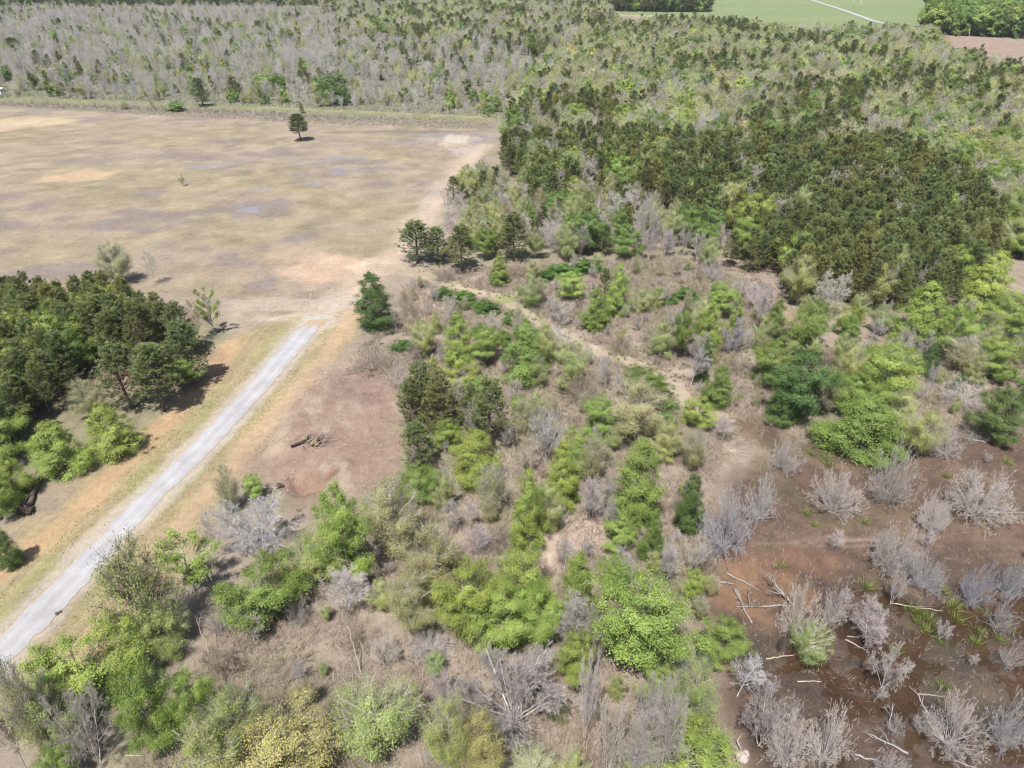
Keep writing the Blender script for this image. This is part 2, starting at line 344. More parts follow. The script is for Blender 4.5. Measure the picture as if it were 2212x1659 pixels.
    k = m * smooth(.45, .62, fbm(X / 9, Y / 9, 51)); A = lerp(A, (.26, .18, .13), k * .7); B = lerp(B, (.14, .105, .07), k * .7); k = m * smooth(.44, .6, fbm(X / 1.7, Y / 1.7, 57, 5)); A = lerp(A, (.12, .08, .062), k * .55); B = lerp(B, (.08, .055, .043), k * .55)
    k = m * smooth(.55, .7, fbm(X / 6, Y / 6, 52)); A = lerp(A, (.19, .18, .09), k * .5)
    blob(1700, 1215, 125, 32, (.30, .175, .115), (.17, .09, .062), s=.9, seed=53); blob(1640, 1275, 95, 60, (.36, .215, .125), (.24, .14, .08), s=.8, seed=54)
    blob(1850, 1170, 160, 12, (.40, .30, .23), (.3, .22, .17), s=.7, seed=55)
    for off in (-1.6, -.5, .5, 1.6):                                                              # wheel ruts
        ru = gpoly([(1640, 1100), (1720, 1150), (1800, 1178), (1900, 1180), (2020, 1190), (2212, 1200)]) + np.array([0, off])
        k = linemask(X, Y, ru, .24, .25, .1, 2); A = lerp(A, (.13, .085, .065), k * .9); B = lerp(B, (.15, .1, .08), k * .8)
    for (px, py, rx, ry) in [(2150, 1235, 70, 22), (2090, 1430, 100, 25), (2050, 1340, 22, 50), (1620, 1420, 50, 70), (1700, 1480, 60, 25), (1880, 1430, 60, 12)]:
        blob(px, py, rx, ry, (.13, .095, .075), (.10, .07, .055), s=.75, wt=.9, seed=px)
    blob(1595, 925, 45, 14, (.22, .145, .1), (.17, .11, .08), s=.8, wt=.7, seed=56)
    # far fields and clearing
    m = polymask(X, Y, GREENF, 8, 4, 40); A = lerp(A, (.21, .28, .13), m); B = lerp(B, (.24, .29, .14), m)
    k = m * smooth(.45, .6, fbm(X / 120, Y / 60, 61)); A = lerp(A, (.27, .31, .15), k * .8)
    m = polymask(X, Y, CLEAR2, 5, 4, 12); A = lerp(A, (.40, .30, .24), m); B = lerp(B, (.30, .23, .18), m)
    k = linemask(X, Y, gpoly([(1300, 33), (1440, 34), (1535, 39)]), 5, 4, 3, 20); A = lerp(A, (.5, .45, .3), k * .8); B = lerp(B, (.45, .4, .25), k * .8)
    A = A * .66; B = B * .64
    Z = gheight(X, Y)
    sw_ = polymask(X, Y, SWAMP, 2.0, 1.6, 5) * smooth(-.05, -.27, Z); A = A * (1 - .40 * sw_)[:, None]; B = B * (1 - .38 * sw_)[:, None]; wet = np.maximum(wet, .95 * sw_)
    # hollows dug into the cleared patch
    for (px, py, r, dp) in [(652, 1044, 1.6, 1.7), (688, 1038, 1.4, 1.4), (714, 1022, 1.5, 1.6), (640, 1030, .9, .7)]:
        c = gpt(px, py); q = np.exp(-((X - c[0]) ** 2 + (Y - c[1]) ** 2 * .6) / (r * r)); q2 = np.exp(-((X - c[0] - r) ** 2 + (Y - c[1] - r * .6) ** 2) / (r * r))
        Z = Z - dp * q + dp * .7 * q2
    nr, nc = sh
    V = np.stack([X, Y, Z], 1)
    i = np.arange((nr - 1) * nc).reshape(nr - 1, nc)[:, :-1].ravel()
    F = np.stack([i, i + 1, i + 1 + nc, i + nc], 1)
    mb = MB(); mb.add(V, F)
    m, nn, b, out = mat_base('ground_soil')
    a = N(nn, 'ShaderNodeAttribute', attribute_name='colA').outputs['Color']; bb = N(nn, 'ShaderNodeAttribute', attribute_name='colB').outputs['Color']
    wt = N(nn, 'ShaderNodeAttribute', attribute_name='wet').outputs['Fac']
    tc = N(nn, 'ShaderNodeTexCoord')
    def noise(sc, det=5, rot=0.3, st=(1, 1, 1), rgh=.6):
        mp = N(nn, 'ShaderNodeMapping'); mp.inputs['Scale'].default_value = st; mp.inputs['Rotation'].default_value = (0, 0, rot)
        nz = N(nn, 'ShaderNodeTexNoise'); nz.inputs['Scale'].default_value = sc; nz.inputs['Detail'].default_value = det; nz.inputs['Roughness'].default_value = rgh
        nn.links.new(tc.outputs['Object'], mp.inputs[0]); nn.links.new(mp.outputs[0], nz.inputs['Vector']); return nz.outputs[0]
    n1 = noise(.55, 7, .4, (1, .6, 1), .72); n2 = noise(3.2, 5, -.5, (1, .45, 1), .75); n3 = noise(.12, 4, .1); n4 = noise(.8, 7, .12, (.8, 1.1, 1), .82)
    mixf = math_n(nn, 'ADD', math_n(nn, 'MULTIPLY', n1, 1.6), math_n(nn, 'MULTIPLY', n2, 1.5))
    mixf = math_n(nn, 'SUBTRACT', mixf, 1.05, True)
    mx = N(nn, 'ShaderNodeMix', data_type='RGBA'); nn.links.new(mixf, mx.inputs[0]); nn.links.new(a, mx.inputs[6]); nn.links.new(bb, mx.inputs[7])
    v = math_n(nn, 'ADD', math_n(nn, 'MULTIPLY', n2, 1.1), math_n(nn, 'MULTIPLY', n3, .5)); v = math_n(nn, 'ADD', v, math_n(nn, 'MULTIPLY', n4, 1.1)); v = math_n(nn, 'SUBTRACT', v, .35)
    nn.links.new(scale_col(nn, mx.outputs[2], v), b.inputs['Base Color'])
    nn.links.new(math_n(nn, 'SUBTRACT', .95, math_n(nn, 'MULTIPLY', wt, .62)), b.inputs['Roughness'])
    nn.links.new(math_n(nn, 'ADD', .12, math_n(nn, 'MULTIPLY', wt, .4)), b.inputs['Specular IOR Level'])
    bp = N(nn, 'ShaderNodeBump'); bp.inputs['Distance'].default_value = .25; bp.inputs['Strength'].default_value = .8
    nn.links.new(n2, bp.inputs['Height']); nn.links.new(bp.outputs[0], b.inputs['Normal'])
    me = mb.mesh('ground', m)
    for nm, arr in (('colA', A), ('colB', B)):
        C = np.concatenate([arr, np.ones((n, 1))], 1).astype(np.float32)
        me.attributes.new(nm, 'FLOAT_COLOR', 'POINT').data.foreach_set('color', C.ravel())
    me.attributes.new('wet', 'FLOAT', 'POINT').data.foreach_set('value', wet.astype(np.float32))
    o = bpy.data.objects.new('ground', me); COL.objects.link(o); o['kind'] = 'structure'
    return o
build_ground()
def gz(G): return float(gheight(np.array([G[0]]), np.array([G[1]]))[0])

def link(name, me, parent=None, color=None):
    o = bpy.data.objects.new(name, me); COL.objects.link(o); o.parent = parent
    if color is not None: o.color = (*color, 1)
    return o
def tag(o, label, cat, group=None):
    o['label'] = label; o['category'] = cat
    if group: o['group'] = group
    return o
def empty(name, loc, rz=0.0, sc=(1, 1, 1)):
    o = bpy.data.objects.new(name, None); COL.objects.link(o); o.location = loc; o.rotation_euler = (0, 0, rz); o.scale = sc
    o.empty_display_size = .5; return o

# gravel road -------------------------------------------------------
def build_road(name, Lp, Rp, mat, z, step=.5, wob=.25, nx=15):
    def res(P, n):
        d = np.concatenate([[0], np.cumsum(np.linalg.norm(np.diff(P, axis=0), axis=1))]); s = np.linspace(0, d[-1], n)
        return np.stack([np.interp(s, d, P[:, 0]), np.interp(s, d, P[:, 1])], 1)
    ln = np.linalg.norm(np.diff(Lp, axis=0), axis=1).sum(); n = int(ln / step)
    L = res(Lp, n); R = res(Rp, n); s = np.arange(n) * step
    dv = unit(R - L)
    L = L + dv * ((fbm(s / 1.5, s * 0, 71) - .5) * 2 * wob)[:, None]; R = R + dv * ((fbm(s / 1.5, s * 0 + 9, 72) - .5) * 2 * wob)[:, None]
    t = np.linspace(0, 1, nx); P = L[:, None] * (1 - t)[None, :, None] + R[:, None] * t[None, :, None]
    zz = z + .07 * (1 - (2 * t - 1) ** 4)[None] + (fbm(P[..., 0] / .7, P[..., 1] / .7, 73, 2) - .5) * .04
    zz[:, 0] = z - .03; zz[:, -1] = z - .03
    V = np.concatenate([P, zz[..., None]], 2).reshape(-1, 3)
    i = (np.arange(n - 1)[:, None] * nx + np.arange(nx - 1)).ravel(); F = np.stack([i, i + 1, i + 1 + nx, i + nx], 1)
    me = MB().add(V, F).mesh(name, mat)
    q = np.abs(2 * t - 1)[None] * np.ones((n, 1)); ed = smooth(.78, 1.05, q) + smooth(8, 0, (n - 1 - np.arange(n)) * step)[:, None]
    tr = np.exp(-((q - .42) / .16) ** 2)
    me.attributes.new('edge', 'FLOAT', 'POINT').data.foreach_set('value', np.clip(ed, 0, 1.2).astype(np.float32).ravel())
    me.attributes.new('track', 'FLOAT', 'POINT').data.foreach_set('value', tr.astype(np.float32).ravel())
    o = link(name, me); o['kind'] = 'structure'; return o
def gravel_mat():
    m, n, b, out = mat_base('gravel'); tc = N(n, 'ShaderNodeTexCoord')
    a = N(n, 'ShaderNodeTexNoise'); a.inputs['Scale'].default_value = 9; a.inputs['Detail'].default_value = 6; a.inputs['Roughness'].default_value = .8
    c = N(n, 'ShaderNodeTexNoise'); c.inputs['Scale'].default_value = .35; c.inputs['Detail'].default_value = 5
    n.links.new(tc.outputs['Object'], a.inputs[0]); n.links.new(tc.outputs['Object'], c.inputs[0])
    r = N(n, 'ShaderNodeValToRGB'); r.color_ramp.elements[0].position = .28; r.color_ramp.elements[0].color = (.20, .195, .202, 1)
    r.color_ramp.elements[1].position = .66; r.color_ramp.elements[1].color = (.385, .378, .39, 1)
    n.links.new(math_n(n, 'ADD', math_n(n, 'MULTIPLY', a.outputs[0], .6), math_n(n, 'MULTIPLY', c.outputs[0], .42)), r.inputs[0])
    ed = N(n, 'ShaderNodeAttribute', attribute_name='edge').outputs['Fac']; tr = N(n, 'ShaderNodeAttribute', attribute_name='track').outputs['Fac']
    d = N(n, 'ShaderNodeTexNoise'); d.inputs['Scale'].default_value = 1.6; d.inputs['Detail'].default_value = 7; d.inputs['Roughness'].default_value = .75; n.links.new(tc.outputs['Object'], d.inputs[0])
    mk = math_n(n, 'MULTIPLY', math_n(n, 'SUBTRACT', math_n(n, 'ADD', math_n(n, 'MULTIPLY', ed, .62), d.outputs[0]), .86), 6, True)
    cc = scale_col(n, r.outputs[0], math_n(n, 'ADD', .92, math_n(n, 'MULTIPLY', tr, .11)))
    mx = N(n, 'ShaderNodeMix', data_type='RGBA'); n.links.new(mk, mx.inputs[0]); n.links.new(cc, mx.inputs[6]); mx.inputs[7].default_value = (.30, .235, .155, 1)
    n.links.new(mx.outputs[2], b.inputs['Base Color']); b.inputs['Roughness'].default_value = .95; b.inputs['Specular IOR Level'].default_value = .1
    bp = N(n, 'ShaderNodeBump'); bp.inputs['Strength'].default_value = .5; bp.inputs['Distance'].default_value = .08; n.links.new(a.outputs[0], bp.inputs['Height']); n.links.new(bp.outputs[0], b.inputs['Normal'])
    return m
M_GRAVEL = gravel_mat()
build_road('gravel_road', ROAD_L, ROAD_R, M_GRAVEL, .06, wob=.42)
fr = gpoly([(1715, -14), (1760, 3), (1815, 20), (1860, 36), (1884, 45), (1910, 52)])
build_road('far_road', fr + np.array([-3.2, 0]), fr + np.array([3.2, 0]), M_GRAVEL, .35, step=5, wob=.4, nx=5)

# swamp water: a real sheet standing in the hollows ---------------------
def build_water():
    m, n, b, out = mat_base('swamp_water')
    tr = N(n, 'ShaderNodeBsdfTransparent'); tr.inputs[0].default_value = (.90, .82, .72, 1)
    gl = N(n, 'ShaderNodeBsdfGlossy'); gl.inputs['Roughness'].default_value = .06
    fz = N(n, 'ShaderNodeFresnel'); fz.inputs[0].default_value = 1.33
    nz = N(n, 'ShaderNodeTexNoise'); nz.inputs['Scale'].default_value = 2.5; bp = N(n, 'ShaderNodeBump'); bp.inputs['Strength'].default_value = .05
    tc = N(n, 'ShaderNodeTexCoord'); n.links.new(tc.outputs['Object'], nz.inputs[0]); n.links.new(nz.outputs[0], bp.inputs['Height']); n.links.new(bp.outputs[0], gl.inputs['Normal']); n.links.new(bp.outputs[0], fz.inputs['Normal'])
    ms = N(n, 'ShaderNodeMixShader'); n.links.new(fz.outputs[0], ms.inputs[0]); n.links.new(tr.outputs[0], ms.inputs[1]); n.links.new(gl.outputs[0], ms.inputs[2]); n.links.new(ms.outputs[0], out.inputs['Surface'])
    lo = SWAMP.min(0) - 1; hi = SWAMP.max(0) + 1; hi[0] = min(hi[0], 150)
    xs = np.arange(lo[0], hi[0], 1.0); ys = np.arange(lo[1], hi[1], 1.0); X, Y = np.meshgrid(xs, ys); nc = len(xs)
    keep = inside(X, Y, SWAMP).astype(bool)
    i = np.arange(X.size).reshape(X.shape)[:-1, :-1]; k = keep[:-1, :-1]
    i = i[k]; F = np.stack([i, i + 1, i + 1 + nc, i + nc], 1)
    V = np.stack([X.ravel(), Y.ravel(), np.full(X.size, -.285)], 1)
    used, inv = np.unique(F, return_inverse=True)
    o = link('swamp_water', MB().add(V[used], inv.reshape(F.shape)).mesh('swamp_water', m)); o['kind'] = 'structure'
build_water()

# ------------------------------------------------------------------ tree models (built once at a nominal size, 8 m tall, radius 3 m)
def env(shape, t):
    if shape == 'round': return np.clip(1 - (2 * t - 1) ** 2, 0, 1) ** .55
    if shape == 'cone': return np.clip(1 - t, 0, 1) ** .52 * np.clip(.62 + t / .25 * .38, 0, 1)
    if shape == 'egg': return np.clip(1 - (1.75 * np.clip(t, 0, 1) - .75) ** 2, 0, 1) ** .6
    if shape == 'mound': return np.clip(1 - t * t, 0, 1) ** .5
    return np.clip(.35 + t, 0, 1) * np.clip((1 - t) * 3.2, 0, 1) ** .5
def leafy(seed, shape, zb, nclump, nleaf, ls, H=8.0, R=3.0, lobes=.35, inner=.45, clump=(.13, .24), trunk_r=.13, droop=.55, twigs=0):
    rng = np.random.default_rng(seed)
    R = R * (1.06 if shape == 'cone' else 1.05); nbough = max(12, nclump // (4 if shape == 'cone' else 6))
    t = (np.arange(nbough) + rng.random(nbough)) / nbough; t = t ** .9
    ang = np.arange(nbough) * 2.399 + rng.normal(size=nbough) * .45; ph = rng.random(6) * 6.28
    lob = 1 + lobes * (np.sin(ang * 2 + ph[0] + t * 2) * .45 + np.sin(ang * 3 + ph[1] - t * 5) * .45 + rng.normal(size=nbough) * .30)
    Rb = R * env(shape, t) * np.clip(lob, .35, 1.5); zt = zb + (H - zb) * t
    Rb = np.maximum(Rb, .25)
    rise = np.minimum(Rb * (.35 + .5 * t), zt - .15 * zb)
    per = np.maximum(2, np.round(nclump * Rb / Rb.sum())).astype(int)
    bi = np.repeat(np.arange(nbough), per); u = inner + (1.02 - inner) * rng.random(len(bi)) ** .75
    nclump = len(bi); a2 = ang[bi] + rng.normal(size=nclump) * .30 * u
    rad = Rb[bi] * u
    Cc = np.stack([np.cos(a2) * rad, np.sin(a2) * rad, zt[bi] - rise[bi] * (1 - u) + rng.normal(size=nclump) * .10], 1); Cc[:, 2] = np.maximum(Cc[:, 2], .15)
    e = env(shape, t)[bi]; ang = a2; btint = rng.normal(0, .07, nbough)[bi]
    rc = R * rng.uniform(clump[0], clump[1], nclump) * (.6 + .4 * e) * (1.12 - .4 * u)
    idx = np.repeat(np.arange(nclump), nleaf)
    off = rng.normal(size=(len(idx), 3)) * np.array([1, 1, droop]) * rc[idx][:, None] * .66 * np.where(rng.random((len(idx), 1)) < .14, 1.7, 1)
    P = Cc[idx] + off
    # clump surfaces face up and outward, like sprays of leaves
    outd = unit(np.stack([np.cos(ang), np.sin(ang), np.full(nclump, .3)], 1))[idx]
    nr = np.array([0, 0, .55]) + outd * .55 + unit(off) * .40 + rng.normal(size=(len(idx), 3)) * .4
    P[:, 2] -= .25 * (np.hypot(off[:, 0], off[:, 1])) ** 1.2
    P[:, 2] = np.maximum(P[:, 2], .08)
    V, F = quads(P, nr, ls * rng.uniform(.6, 1.35, len(P)), rng)
    tint = np.clip(rng.normal(.5, .07, len(P)) + (rng.normal(0, .10, nclump) + btint)[idx] + .16 * (off[:, 2] / (np.abs(off[:, 2]).mean() * 2 + 1e-6)).clip(-1, 1) * 0, 0, 1)
    crown = MB().add(V, F, tint)
    tk = MB()
    zz = np.linspace(0, .93 * H, 7); path = np.stack([np.cumsum(rng.normal(size=7) * .07), np.cumsum(rng.normal(size=7) * .07), zz], 1); path[:2, :2] *= .3
    add_tube(tk, path, trunk_r * (1 - zz / H) ** .8 + .012, 7, .25, rng)
    sel = rng.permutation(nclump)[:min(nclump, 140 if twigs else 46)]
    e_ = Cc[sel]; zs = np.clip(e_[:, 2] - .55 * np.hypot(e_[:, 0], e_[:, 1]) - .2, .12 * H, .88 * H)
    s_ = np.stack([np.interp(zs, zz, path[:, 0]), np.interp(zs, zz, path[:, 1]), zs], 1)
    m_ = (s_ + e_) / 2 + np.array([0, 0, .12]) * 1.0
    r0 = .05 * (1 - zs / H) + .016
    for a_, b_, ra, rb in ((s_, m_, r0, r0 * .65), (m_, e_, r0 * .65, r0 * .25)):
        V, F = prisms(a_, b_, ra, rb, 4); tk.add(V, F, .5)
    if twigs:
        br = MB(); ix = np.repeat(np.arange(nclump), twigs); s0 = Cc[ix] * np.array([.8, .8, 1]) - np.array([0, 0, .35]) + rng.normal(size=(len(ix), 3)) * .1
        e0 = Cc[ix] + rng.normal(size=(len(ix), 3)) * rc[ix][:, None] * .8 + np.array([0, 0, .2]); s0[:, 2] = np.maximum(s0[:, 2], .05); e0[:, 2] = np.maximum(e0[:, 2], .1)
        V, F = prisms(s0, e0, np.full(len(ix), .018), np.full(len(ix), .009), 3); br.add(V, F, rng.random(len(ix)).repeat(3))
        return tk, br, crown
    return tk, crown
def branchy(seed, form, H=8.0, R=3.0, n1=24, n2=8, n3=4, stems=1, rmin=.011, r0=.11):
    rng = np.random.default_rng(seed)
    def paths(start, dirs, L, k, curve, wig):
        n = len(start); out = np.zeros((n, k, 3)); out[:, 0] = start; d = unit(dirs)
        for i in range(1, k):
            out[:, i] = out[:, i - 1] + d * (L / (k - 1))[:, None]
            d = unit(d + np.array([0, 0, 1.0]) * curve + rng.normal(size=(n, 3)) * wig)
        return out
    segs = []
    def push(P, ra, rb):
        k = P.shape[1]; n = P.shape[0]; t = np.linspace(0, 1, k); r = ra[:, None] * (1 - t) + rb[:, None] * t
        segs.append((P[:, :-1].reshape(-1, 3), P[:, 1:].reshape(-1, 3), r[:, :-1].ravel(), r[:, 1:].ravel())); return r
    if form == 'upright':
        a = rng.random(stems) * 6.28; sp_ = rng.uniform(.0, .16 if stems == 1 else .34, stems)
        d = np.stack([np.cos(a) * sp_, np.sin(a) * sp_, np.ones(stems)], 1); L = H * rng.uniform(.82, 1.0, stems); k0, cu, lo = 10, .02, .22
    elif form == 'fan':
        a = np.arange(stems) / stems * 6.28 * 2.618; sp_ = .08 + .85 * np.sqrt(np.arange(stems) / stems)
        d = np.stack([np.cos(a) * sp_, np.sin(a) * sp_, np.ones(stems)], 1); L = H * rng.uniform(.85, 1.0, stems) * (1 - .12 * sp_); k0, cu, lo = 10, .015, .25
    elif form == 'vase':
        a = np.arange(stems) / stems * 6.28 + rng.random(stems); sp_ = rng.uniform(.15, .75, stems)
        d = np.stack([np.cos(a) * sp_, np.sin(a) * sp_, np.ones(stems)], 1); L = H * rng.uniform(.75, 1.05, stems); k0, cu, lo = 9, .035, .15
    else:                                         # radial shrub
        a = np.arange(stems) / stems * 6.28 * 2.618 + rng.random(stems); th = np.arccos(1 - rng.random(stems) ** .7 * .98)
        d = np.stack([np.cos(a) * np.sin(th), np.sin(a) * np.sin(th), np.cos(th) + .08], 1); L = H * rng.uniform(.7, 1.05, stems); k0, cu, lo = 7, .012, .2
    st = np.zeros((stems, 3)); st[:, :2] = rng.normal(size=(stems, 2)) * (.05 if stems < 3 else .18)
    P0 = paths(st, d, L, k0, cu, .05); ra = np.full(stems, r0) * rng.uniform(.7, 1.1, stems); R0 = push(P0, ra, ra * .18)
    nt0 = len(segs)
    def children(P, Rr, L, per, ulo, ang, ratio, k, curve, wig):
        n, kk, _ = P.shape; idx = np.repeat(np.arange(n), per); u = ulo + (1 - ulo) * rng.random(len(idx)) ** .85
        f = u * (kk - 1); i = np.minimum(f.astype(int), kk - 2); fr_ = (f - i)[:, None]
        s = P[idx, i] * (1 - fr_) + P[idx, i + 1] * fr_; pd = unit(P[idx, i + 1] - P[idx, i]); rr = Rr[idx, i] * (1 - fr_[:, 0]) + Rr[idx, i + 1] * fr_[:, 0]
        uu, vv = frames(pd); az = rng.random(len(idx)) * 6.28; an = rng.uniform(ang[0], ang[1], len(idx))
        dd = pd * np.cos(an)[:, None] + (uu * np.cos(az)[:, None] + vv * np.sin(az)[:, None]) * np.sin(an)[:, None]
        Lc = L[idx] * ratio * (1.15 - .75 * u) * rng.uniform(.6, 1.2, len(idx))
        C = paths(s, dd, Lc, k, curve, wig); r1 = np.maximum(rr * .55, rmin)
        return C, push(C, r1, np.maximum(r1 * .3, rmin * .75)), Lc
    A = (.5, 1.15) if form == 'upright' else (.35, .85)
    P1, R1, L1 = children(P0, R0, L, n1 if stems < 3 else max(4, n1 // max(1, stems // 2)), lo, A, .48 if form != 'radial' else .45, 5, .05, .11)
    P2, R2, L2 = children(P1, R1, L1, n2, .15, (.4, 1.1), .5, 4, .03, .14)
    P3, R3, L3 = children(P2, R2, L2, n3, .2, (.35, 1.1), .6, 3, .02, .16)
    tips = np.concatenate([P3[:, -1], P3[:, 1], P2[:, -1]])
    allp = np.concatenate([s[1] for s in segs]); zs = H / np.percentile(allp[:, 2], 99.7); rs = R / np.percentile(np.hypot(allp[:, 0], allp[:, 1]), 92)
    sc = np.array([rs, rs, zs])
    tk = MB(); br = MB()
    for i, (a, b, x, y) in enumerate(segs):
        a = a * sc; b = b * sc; a[:, 2] = np.maximum(a[:, 2], .0); b[:, 2] = np.maximum(b[:, 2], .03)
        V, F = prisms(a, b, x, y, 6 if i < nt0 else (4 if i == nt0 else 3))
        tint = rng.random(len(a)).repeat(len(F) // len(a))
        (tk if i < nt0 else br).add(V, F, tint)
    return tk, br, tips * sc, rng
def budding(seed, form, per, ls, **kw):          # open branches with small new leaves along the twigs
    tk, br, tips, rng = branchy(seed, form, **kw)
    idx = np.repeat(np.arange(len(tips)), per); P = tips[idx] + rng.normal(size=(len(idx), 3)) * .16
    nr = np.array([0, 0, .6]) + rng.normal(size=P.shape) * .6
    V, F = quads(P, nr, ls * rng.uniform(.6, 1.4, len(P)), rng, .6)
    tint = np.clip(rng.normal(.5, .2, len(P)) + rng.normal(0, .12, len(tips))[idx], 0, 1)
    crown = MB().add(V, F, tint)
    for f, v, t in zip(br.f, br.v, br.t): pass
    return tk, br, crown
def pine(seed, zb=1.6, H=10.0, R=2.3, nb=130, ntuft=9, nn=10, nl=.36, nw=.058):
    rng = np.random.default_rng(seed); tk = MB()
    zz = np.linspace(0, H * .985, 8); path = np.stack([np.cumsum(rng.normal(size=8) * .05), np.cumsum(rng.normal(size=8) * .05), zz], 1); path[:2, :2] *= .3
    add_tube(tk, path, .14 * (1 - zz / H) ** .8 + .02, 8, .2, rng)
    t = np.sort(rng.random(nb) ** .85); z = zb + (H - zb - .25) * t
    a = rng.random(nb) * 6.28 + np.arange(nb) * 2.4
    L = R * np.clip(1 - t, 0.05, 1) ** .38 * np.clip(.62 + t * 3.2, 0, 1) * rng.uniform(.6, 1.25, nb) + .25
    if zb > 2.9:
        L = R * np.clip(1 - (1.9 * t - .75) ** 2 * .78, .06, 1) ** .6 * rng.uniform(.8, 1.1, nb)
    el = .1 + t * .75 + rng.normal(size=nb) * .12
    d = np.stack([np.cos(a) * np.cos(el), np.sin(a) * np.cos(el), np.sin(el)], 1)
    s = np.stack([np.interp(z, zz, path[:, 0]), np.interp(z, zz, path[:, 1]), z], 1)
    m = s + d * (L * .55)[:, None]; e = m + unit(d + np.array([0, 0, .45])) * (L * .45)[:, None]
    V, F = prisms(s, m, .035 * (1.1 - t), .02 * (1.1 - t) + .004, 4); tk.add(V, F); V, F = prisms(m, e, .02 * (1.1 - t) + .004, .006, 3); tk.add(V, F)
    # tufts along each branch plus side sprays
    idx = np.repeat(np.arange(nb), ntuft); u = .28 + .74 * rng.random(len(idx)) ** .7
    b = np.where((u < .55)[:, None], s[idx] + (m - s)[idx] * (u / .55)[:, None], m[idx] + (e - m)[idx] * ((u - .55) / .45)[:, None])
    side = unit(np.cross(d, np.array([0, 0, 1.])))[idx] * (rng.normal(size=len(idx)) * .30 * L[idx] * (1.15 - u))[:, None]
    b = b + side + rng.normal(size=b.shape) * .05
    td = unit(d[idx] * .7 + unit(side + 1e-6) * .45 + np.array([0, 0, .55]) + rng.normal(size=b.shape) * .25)
    j = np.repeat(np.arange(len(b)), nn)
    nd = unit(td[j] * .75 + rng.normal(size=(len(j), 3)) * .55)
    V, F = blades(b[j] - nd * .05, nd, nl * rng.uniform(.7, 1.3, len(j)), nw * rng.uniform(.8, 1.3, len(j)), rng)
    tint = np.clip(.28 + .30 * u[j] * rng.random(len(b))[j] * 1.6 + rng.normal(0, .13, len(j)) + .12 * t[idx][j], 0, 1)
    return tk, MB().add(V, F, tint)

NOMH = 8.0; NOMR = 3.0
LIB = {}
def reg(kind, mats, parts): LIB.setdefault(kind, []).append([(nm, mb.mesh(kind + '_' + nm, mt)) for (nm, mb, mt) in parts])
for s in range(6):
    tk, c = leafy(100 + s, ('round', 'egg', 'round', 'egg', 'round', 'egg')[s], (1.9, 1.6, 2.3, 1.4, 1.7, 1.2)[s], 210, 200, .060, lobes=.55, inner=.35, clump=(.10, .25), droop=.6)
    reg('leafy', 0, [('trunk', tk, M_BARK), ('crown', c, M_LEAF)])
for s in range(5):
    tk, c = leafy(120 + s, 'cone', .3, 240, 165, .060, lobes=.3, inner=.35, clump=(.11, .25), droop=.6)
    reg('cone', 0, [('trunk', tk, M_BARK), ('crown', c, M_LEAF)])
for s in range(3):
    tk, br, c = leafy(140 + s, 'round', 2.6, 60, 190, .08, lobes=.6, inner=.3, clump=(.13, .22), trunk_r=.11, twigs=5)
    reg('sparse', 0, [('trunk', tk, M_BARK), ('branches', br, M_TWIG), ('crown', c, M_LEAF)])
for s in range(6):
    tk, br, c = leafy(160 + s, ('egg', 'vase', 'egg', 'round', 'vase', 'egg')[s], (1.2, 1.6, .8, 1.4, 2.4, 1.8)[s], 230, 36, .08, lobes=.4, inner=.2, clump=(.22, .38), trunk_r=.09, droop=.9, twigs=7)
    reg('budding', 0, [('trunk', tk, M_BARK), ('branches', br, M_TWIG), ('crown', c, M_LEAF)])
for s in range(6):
    tk, br, c = leafy(180 + s, ('egg', 'round', 'vase', 'egg', 'round', 'egg')[s], (.9, 1.2, 1.6, .6, 2.0, 1.2)[s], 230, 120, .058, lobes=.55, inner=.25, clump=(.13, .28), trunk_r=.10, droop=.8, twigs=5)
    reg('fullbud', 0, [('trunk', tk, M_BARK), ('branches', br, M_TWIG), ('crown', c, M_LEAF)])
for s in range(6):
    tk, br, _, _ = branchy(200 + s, ('upright', 'upright', 'vase', 'upright', 'vase', 'vase')[s], n1=(44, 34, 36, 50, 36, 40)[s], n2=12, n3=6, stems=(1, 2, 5, 1, 3, 7)[s], rmin=.0095, r0=(.085, .07, .055, .08, .06, .045)[s])
    reg('bare', 0, [('trunk', tk, M_TWIG), ('branches', br, M_TWIG)])
for s in range(5):
    tk, br, _, _ = branchy(220 + s, 'radial', H=4.0, R=3.0, n1=(230, 170, 290, 200, 150)[s], n2=5, n3=4, stems=(70, 52, 90, 60, 44)[s], rmin=.0085, r0=.026)
    reg('bush', 0, [('stems', tk, M_TWIG), ('branches', br, M_TWIG)])
for s in range(2):
    tk, br, _, _ = branchy(235 + s, 'fan', n1=90, n2=10, n3=5, stems=13, rmin=.009, r0=.07)
    reg('fan', 0, [('trunk', tk, M_TWIG), ('branches', br, M_TWIG)])
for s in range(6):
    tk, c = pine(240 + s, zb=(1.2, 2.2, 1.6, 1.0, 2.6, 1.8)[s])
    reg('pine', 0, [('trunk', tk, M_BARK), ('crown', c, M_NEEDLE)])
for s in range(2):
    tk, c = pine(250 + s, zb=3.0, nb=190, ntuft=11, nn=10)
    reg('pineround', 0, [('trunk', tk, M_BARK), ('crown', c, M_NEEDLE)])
for s in range(2):
    tk, c = leafy(260 + s, 'mound', .1, 140, 70, .13, H=8, lobes=.5, inner=.2, clump=(.15, .26), trunk_r=.06)
    reg('mound', 0, [('stems', tk, M_BARK), ('crown', c, M_LEAF)])
NOM = {k: (8.0, 3.0) for k in LIB}; NOM['bush'] = (4.0, 3.0); NOM['pine'] = (10.0, 2.3); NOM['pineround'] = (10.0, 2.3)

